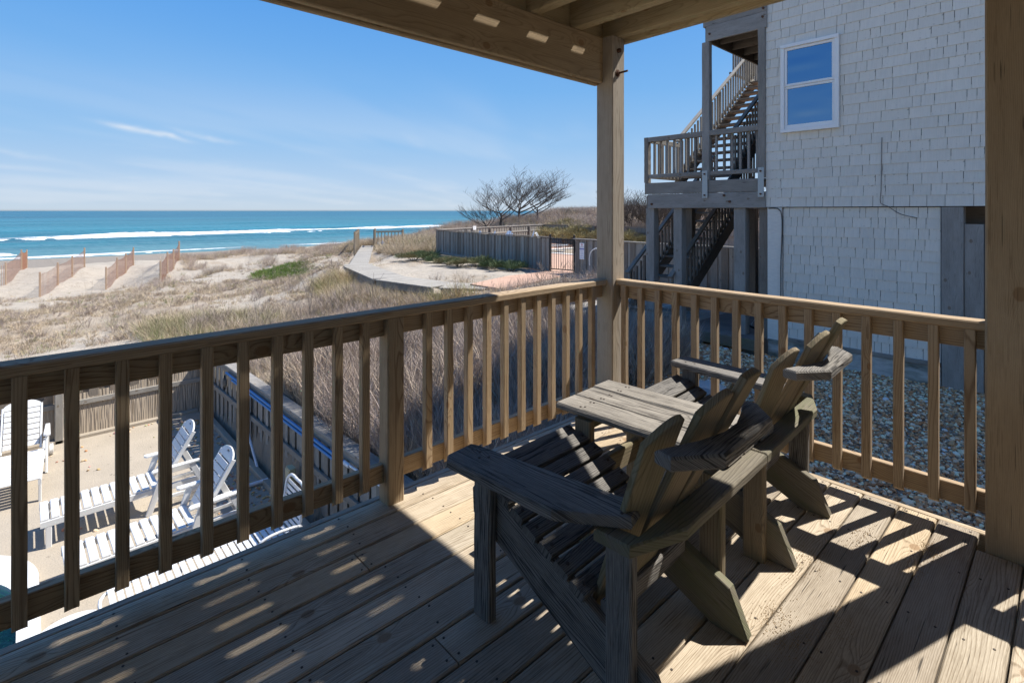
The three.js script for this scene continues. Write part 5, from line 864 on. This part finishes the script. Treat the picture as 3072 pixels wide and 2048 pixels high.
  tree('sapling', 'thin leafless sapling standing in the grass beyond the right yard fence', [3.75, -1.85, -7.6], 1.9, V(0, 0, 0), 91, 3, .020, .7);
}
/* ---------- pebbles and stones ---------- */
{
  const peb = []; for (let v = 0; v < 4; v++) { const g = new THREE.IcosahedronGeometry(1, 1), p = g.attributes.position; for (let i = 0; i < p.count; i++) { const x = p.getX(i), y = p.getY(i), z = p.getZ(i), n = .75 + .5 * vnoise(x * 1.4 + v * 7, y * 1.4 + z * 2.1, 5 + v); p.setXYZ(i, x * n * 1.2, y * n * .62, z * n * .95); } g.computeVertexNormals(); peb.push(g); }
  const R = mulberry(404), col = () => { const t = R(), f = .7 + .6 * R(), c = t < .30 ? [.55, .51, .45] : t < .60 ? [.40, .28, .18] : t < .80 ? [.28, .16, .09] : t < .92 ? [.22, .205, .19] : [.66, .65, .63]; return c.map((v, i) => Math.min(.78, v * f * [1.5, 1.22, .92][i])); };
  const pm = flat(1, 1, 1, .8), mk = (name, label, n, fn) => { const L = []; for (let i = 0; i < n; i++) { const s = fn(); if (s) L.push(s); } peb.forEach((g, v) => { const A = L.filter((_, i) => i % 4 === v), im = new THREE.InstancedMesh(g, pm, A.length), m = new THREE.Matrix4(), q = new THREE.Quaternion(), c = new THREE.Color(); A.forEach(([x, y, z, s, cc], i) => { q.setFromEuler(new THREE.Euler((R() - .5) * 1, R() * 6.3, (R() - .5) * 1)); im.setMatrixAt(i, m.compose(V(x, y, z), q, V(s, s, s))); im.setColorAt(i, c.setRGB(...(cc || col()))); }); im.name = numbered(name); im.castShadow = im.receiveShadow = true; stuff(tag(im, label, 'pebbles')); scene.add(im); }); };
  mk('pebbles', 'loose mixed beach pebbles covering the ground between the porch and the neighbouring house', 82000, () => { const x = 3.3 + 5.9 * R(), z = -4.9 + 6 * R(); const d = fbm(x * .7, z * .7, 15, 3); const edge = sstep(3.4, 4.6, x) * sstep(-4.9, -4.1, z + .6 * (d - .5)); if (R() > edge * (.55 + .7 * d) + .03) return null; if (x > 8.75 && z < -3.55) return null; const s = .0075 + .016 * Math.pow(R(), 2.2) + (R() < .012 ? .016 : 0); return [x, groundY(x, z) + s * .25 + .012 * R(), z, s]; });
  mk('pebbles', 'loose pebbles under the stair platform edge', 7000, () => { const x = 6.3 + 2.6 * R(), z = -6 + 2 * R(); if (x < 7 && z < -4.8) return null; const s = .014 + .03 * Math.pow(R(), 2); return [x, groundY(x, z) + s * .3, z, s]; });
  mk('patio_pebbles', 'shells and pebbles scattered on the pool patio', 1500, () => { const t = R(); let x, z; if (t < .42) { x = 1.95 + .75 * R(); z = -12.2 + 7 * R(); if (R() > sstep(1.9, 2.4, x + .3 * R())) return null; } else if (t < .5) { x = .2 + 2.1 * Math.pow(R(), .7); z = -12.45 + .9 * Math.pow(R(), 1.6); if (fbm(x * 2, z * 2, 7, 2) < .5) return null; } else { x = .15 + 2.5 * R(); z = -12 + 6 * R(); if (fbm(x * 2.5, z * 2.5, 9, 2) < .80) return null; } const s = .010 + .018 * R(); return [x, -2.795 + s * .2, z, s, R() < .5 ? [.56, .36, .20].map(v => v * (.7 + .5 * R())) : undefined]; });
  const gs = []; for (let v = 0; v < 3; v++) { const g = new THREE.IcosahedronGeometry(1, 3), p = g.attributes.position; for (let i = 0; i < p.count; i++) { const x = p.getX(i), y = p.getY(i), z = p.getZ(i), n = .8 + .35 * vnoise(x * 1.3 + v * 9, y * 1.3 + z * 1.7, 25 + v) + .05 * vnoise(x * 6, y * 6 + z * 6, 8); p.setXYZ(i, x * n * 1.15, y * n * .7, z * n); } g.computeVertexNormals(); gs.push(g); }
  const cm = [flat(.36, .35, .33, .9), flat(.27, .265, .26, .9), flat(.46, .44, .41, .9), flat(.30, .27, .22, .9)];
  let n = 0; for (let i = 0; i < 90; i++) { const x = 4.4 + 2.6 * R(), z = -4.75 + 1.35 * R(); if (fbm(x, z, 3, 2) < .40) continue; const s = .07 + .11 * R(), o = part('cobble', gs[i % 3], cm[i % 4]); o.position.set(x, groundY(x, z) + s * .15, z); o.scale.setScalar(s); o.rotation.y = R() * 6; tag(o, ['rounded grey', 'rounded dark grey', 'rounded pale', 'rounded brownish'][i % 4] + ' cobblestone lying in the stone heap beyond the side railing', 'stone', 'cobblestones heaped beyond the side railing'); n++; }
}
renderer.render(scene, camera);
